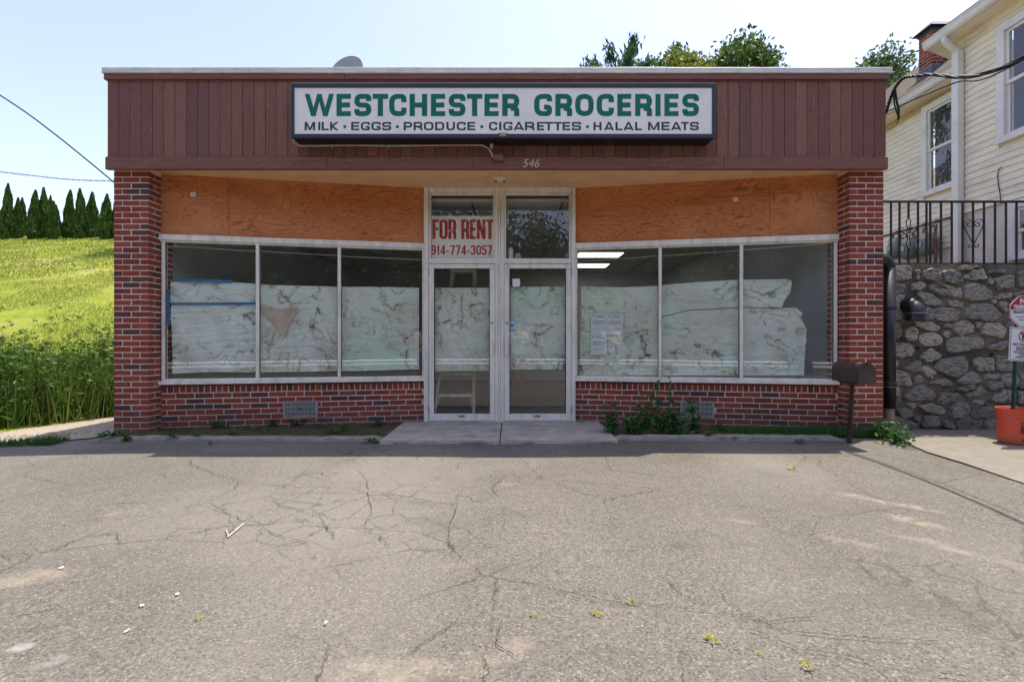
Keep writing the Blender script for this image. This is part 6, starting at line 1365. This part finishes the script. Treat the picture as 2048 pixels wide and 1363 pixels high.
for i in range(230):
    x = rng.uniform(-46,46); y = -17-abs(rng.normal())*5; z0 = -.3+(-y-13)*.07; h = rng.uniform(7.0,11.5); r0 = rng.uniform(1.4,2.6); k = 620
    d = unit(k)*rng.uniform(.6,1.05,(k,1)); cz_ = z0+h*.55
    C = np.stack([x+d[:,0]*r0,y+d[:,1]*r0,cz_+d[:,2]*h*.48],1); Q.append(leaves(C, rng.uniform(.22,.5,k), rng.uniform(.12,.28,k)))
for i in range(110):
    x = rng.uniform(-60,60); y = -25-abs(rng.normal())*3; h = rng.uniform(7,10); r0 = rng.uniform(2.2,3.4); k = 420
    d = unit(k)*rng.uniform(.5,1.05,(k,1)); C = np.stack([x+d[:,0]*r0,y+d[:,1]*r0,.5+h*.52+d[:,2]*h*.5],1); Q.append(leaves(C, rng.uniform(.5,.9,k), rng.uniform(.3,.5,k)))
for i in range(260):
    x = rng.uniform(-46,46); y = -14.6-abs(rng.normal())*1.2; k = 60; C = np.stack([x+rng.normal(size=k)*.6,y+rng.normal(size=k)*.5,-.4+np.abs(rng.normal(size=k))*.8],1); Q.append(leaves(C, rng.uniform(.2,.4,k), rng.uniform(.08,.16,k)))
props(quads_obj('woodland', np.concatenate(Q), M['wood'], None, (0,-20,-.5)), 'dense dark green wood across the street', kind='stuff')
b = MB()
for i in range(90):
    x = rng.uniform(-45,45); y = -17-abs(rng.normal())*5; b.tube([(x,y,-.4),(x+rng.normal()*.3,y,9)],[.16,.05],5)
props(b.build('woodland_trunks', M['bark']), 'bare trunks standing inside the wood across the street', kind='stuff')
# ------------------------------------------------------------------ things inside the shop
ld = thing('step_ladder', (dx(908)*1.1,7.25,.04), 'pale stepladder standing behind the left door', 'ladder')
LX = lambda px,Y: (px-1024)*Y/F
zt_ = CZ+(681-541)*7.2/F
for s_,(pt,pb) in enumerate(((905,868),(948,947))):
    MB().tube([(LX(pt,7.2),7.2,zt_),(LX(pb,6.95),6.95,.04)],.022,4).build('rail', M['alu'], ld); MB().tube([(LX(pt+3,7.22),7.24,zt_),(LX(pb+3,7.7),7.7,.04)],.018,4).build('rear_leg', M['alu'], ld)
MB().box(LX(902,7.2),LX(951,7.2),7.1,7.32,zt_-.03,zt_+.015).build('top_cap', M['alu'], ld)
for k in range(1,7):
    f = k/7; Y = 7.2-.25*f; x0 = LX(905,7.2)*(1-f)+LX(868,6.95)*f; x1 = LX(948,7.2)*(1-f)+LX(947,6.95)*f; z_ = zt_*(1-f)+.04*f
    MB().box(x0+.023,x1-.023,Y-.035,Y+.045,z_-.03,z_+.01).build('step', M['alu'], ld)
    if k in (1,6): MB().tube([(x0+.05,Y+.01,z_-.02),(x0+.02-.05*(f),Y,z_-.22)],.008,4).build('brace', M['alu'], ld); MB().tube([(x1-.05,Y+.01,z_-.02),(x1-.01,Y,z_-.22)],.008,4).build('brace', M['alu'], ld)
zl = dz(517)+.001
MB().box(dx(1008.2),dx(1141.8),DY+.051,DY+.20,zl-.02,zl).build('transom_ledge', M['wallin'], shop)
jr = MB(); jr.lathe((dx(1021)*1.012,DY+.11,zl),[(0,0),(.036,0),(.036,.14),(.03,.15),(.026,.165),(0,.165)],16); props(jr.build('white_jar', M['rentface']), 'tall white container on the ledge behind the right transom', 'container')
jr = MB(); jr.lathe((dx(1033)*1.012+.02,DY+.11,zl),[(0,0),(.025,.004),(.044,.035),(.044,.06),(.025,.09),(0,.094)],16); props(jr.build('round_jar', simple('pale_jar',(.45,.44,.38),.3), smooth=True), 'small round pale jar beside the tall container in the transom', 'jar')
q = wp(MWR,LR,1178,741,.12); bb = MB(); bb.lathe((q.x,q.y,q.z-.005),[(0,-.07),(.03,-.065),(.034,.05),(.02,.07),(0,.075)],12,'x'); props(bb.build('black_bottle', M['black'], smooth=True), 'small black bottle lying on the window ledge right of the doors', 'bottle')
# ------------------------------------------------------------------ the photographer (mirrored in the window right of the doors)
def skin(name, V, E, Rd, mat, parent, sub=2, root=0):
    me = bpy.data.meshes.new(name); o = link(bpy.data.objects.new(name, me)); me.from_pydata([tuple(Vector(v)-WL[parent.name]) for v in V], E, [])
    o.parent = parent; WL[o.name] = WL[parent.name].copy(); me.materials.append(mat)
    m = o.modifiers.new('skin','SKIN'); m.use_smooth_shade = True
    for i,r_ in enumerate(Rd):
        sv = me.skin_vertices[0].data[i]; sv.radius = r_ if isinstance(r_,tuple) else (r_,r_); sv.use_root = (i == root)
    s_ = o.modifiers.new('sub','SUBSURF'); s_.levels = sub; s_.render_levels = sub
    return o
py0 = -.46; gz0 = gz(0,py0)
PX = .14
pe = thing('person', (.02+PX,py0,gz0), 'person in a white T-shirt and blue shorts holding a camera, mirrored in the window', 'person')
z0 = gz0
Vp = [(.02,py0,z0+.93),(.02,py0,z0+1.15),(.02,py0+.01,z0+1.36),(.02,py0+.015,z0+1.46),(.02,py0+.04,z0+1.56),(.02,py0+.045,z0+1.66),
 (-.16,py0,z0+1.37),(-.24,py0+.02,z0+1.10),(-.10,py0+.25,z0+1.10),(-.07,py0+.33,z0+1.12), (.20,py0,z0+1.37),(.28,py0+.02,z0+1.10),(.14,py0+.25,z0+1.10),(.11,py0+.33,z0+1.12),
 (-.08,py0,z0+.88),(-.10,py0+.01,z0+.48),(-.11,py0-.01,z0+.09),(-.12,py0+.15,z0+.035),(.12,py0,z0+.88),(.14,py0+.01,z0+.48),(.15,py0-.01,z0+.09),(.16,py0+.15,z0+.035)]
Vp = [(x+PX,y,z) for x,y,z in Vp]
Ep = [(0,1),(1,2),(2,3),(3,4),(4,5),(2,6),(6,7),(7,8),(8,9),(2,10),(10,11),(11,12),(12,13),(0,14),(14,15),(15,16),(16,17),(0,18),(18,19),(19,20),(20,21)]
Rp = [(.15,.105),(.14,.10),(.15,.095),.058,(.078,.092),(.06,.07),.058,.042,.030,.032,.058,.042,.030,.032,.09,.058,.04,.035,.09,.058,.04,.035]
M['skin'] = simple('skin',(.50,.30,.21),.55,.06,6,.02); skin('body',Vp,Ep,Rp,M['skin'],pe)
skin('t_shirt',[Vp[0],Vp[1],Vp[2],Vp[6],(-.215+PX,py0+.012,z0+1.18),Vp[10],(.255+PX,py0+.012,z0+1.18)],[(0,1),(1,2),(2,3),(3,4),(2,5),(5,6)],[(.185,.135),(.172,.125),(.17,.115),.078,.068,.078,.068],simple('white_cotton',(.74,.68,.64),.8,.05,8,.1),pe)
skin('shorts',[(.02+PX,py0,z0+.95),Vp[14],(-.10+PX,py0,z0+.56),Vp[18],(.14+PX,py0,z0+.56)],[(0,1),(1,2),(0,3),(3,4)],[(.17,.125),.115,.095,.115,.095],simple('blue_shorts',(.20,.28,.36),.8,.1,8,.1),pe)
skin('hair',[(.02+PX,py0+.02,z0+1.63),(.02+PX,py0+.03,z0+1.71),(.02+PX,py0-.03,z0+1.62)],[(0,1),(0,2)],[(.082,.09),(.05,.06),.055],simple('dark_hair',(.03,.02,.015),.7),pe)
fc = MB(); 
for s_ in (-1,1): fc.lathe((.02+PX+s_*.033,py0+.128,z0+1.60),[(0,-.006),(.011,0),(0,.006)],8,'y')
fc.build('eyes', M['dark'], pe); MB().tube([(.02+PX,py0+.125,z0+1.60),(.02+PX,py0+.152,z0+1.555)],[.008,.014],6).build('nose', M['skin'], pe); MB().box(-.005+PX,.045+PX,py0+.118,py0+.128,z0+1.512,z0+1.52).build('mouth', simple('lips',(.35,.13,.11),.5), pe)
for sx_,s_ in ((-.065+PX,-1),(.105+PX,1)):
    hd = []
    for k in range(4): hd.append([(sx_,py0+.33,z0+1.135-.018*k),(sx_-s_*.02,py0+.375,z0+1.14-.018*k),(sx_-s_*.055,py0+.385-.003*k,z0+1.14-.018*k)])
    hd.append([(sx_,py0+.32,z0+1.14),(sx_-s_*.01,py0+.325,z0+1.17),(sx_-s_*.035,py0+.335,z0+1.178)])
    b = MB()
    for f_ in hd: b.tube(f_,[.011,.010,.008],6)
    b.build('fingers', M['skin'], pe, smooth=True)
    MB().lathe((sx_,py0+.31,z0+1.11),[(0,-.045),(.026,-.035),(.034,0),(.028,.035),(0,.045)],10,'y').build('palm', M['skin'], pe, smooth=True)
hc = thing('camera_body', (.02+PX,-.10,CZ-.06), 'small black camera held by the person, mirrored in the window', 'camera')
MB().box(-.055+PX,.095+PX,-.13,-.075,CZ-.05,CZ+.05).build('case', M['black'], hc); MB().lathe((.02+PX,-.075,CZ),[(0,-.0),(.036,0),(.036,.03),(.026,.032),(0,.02)],16,'y').build('lens', M['black'], hc)
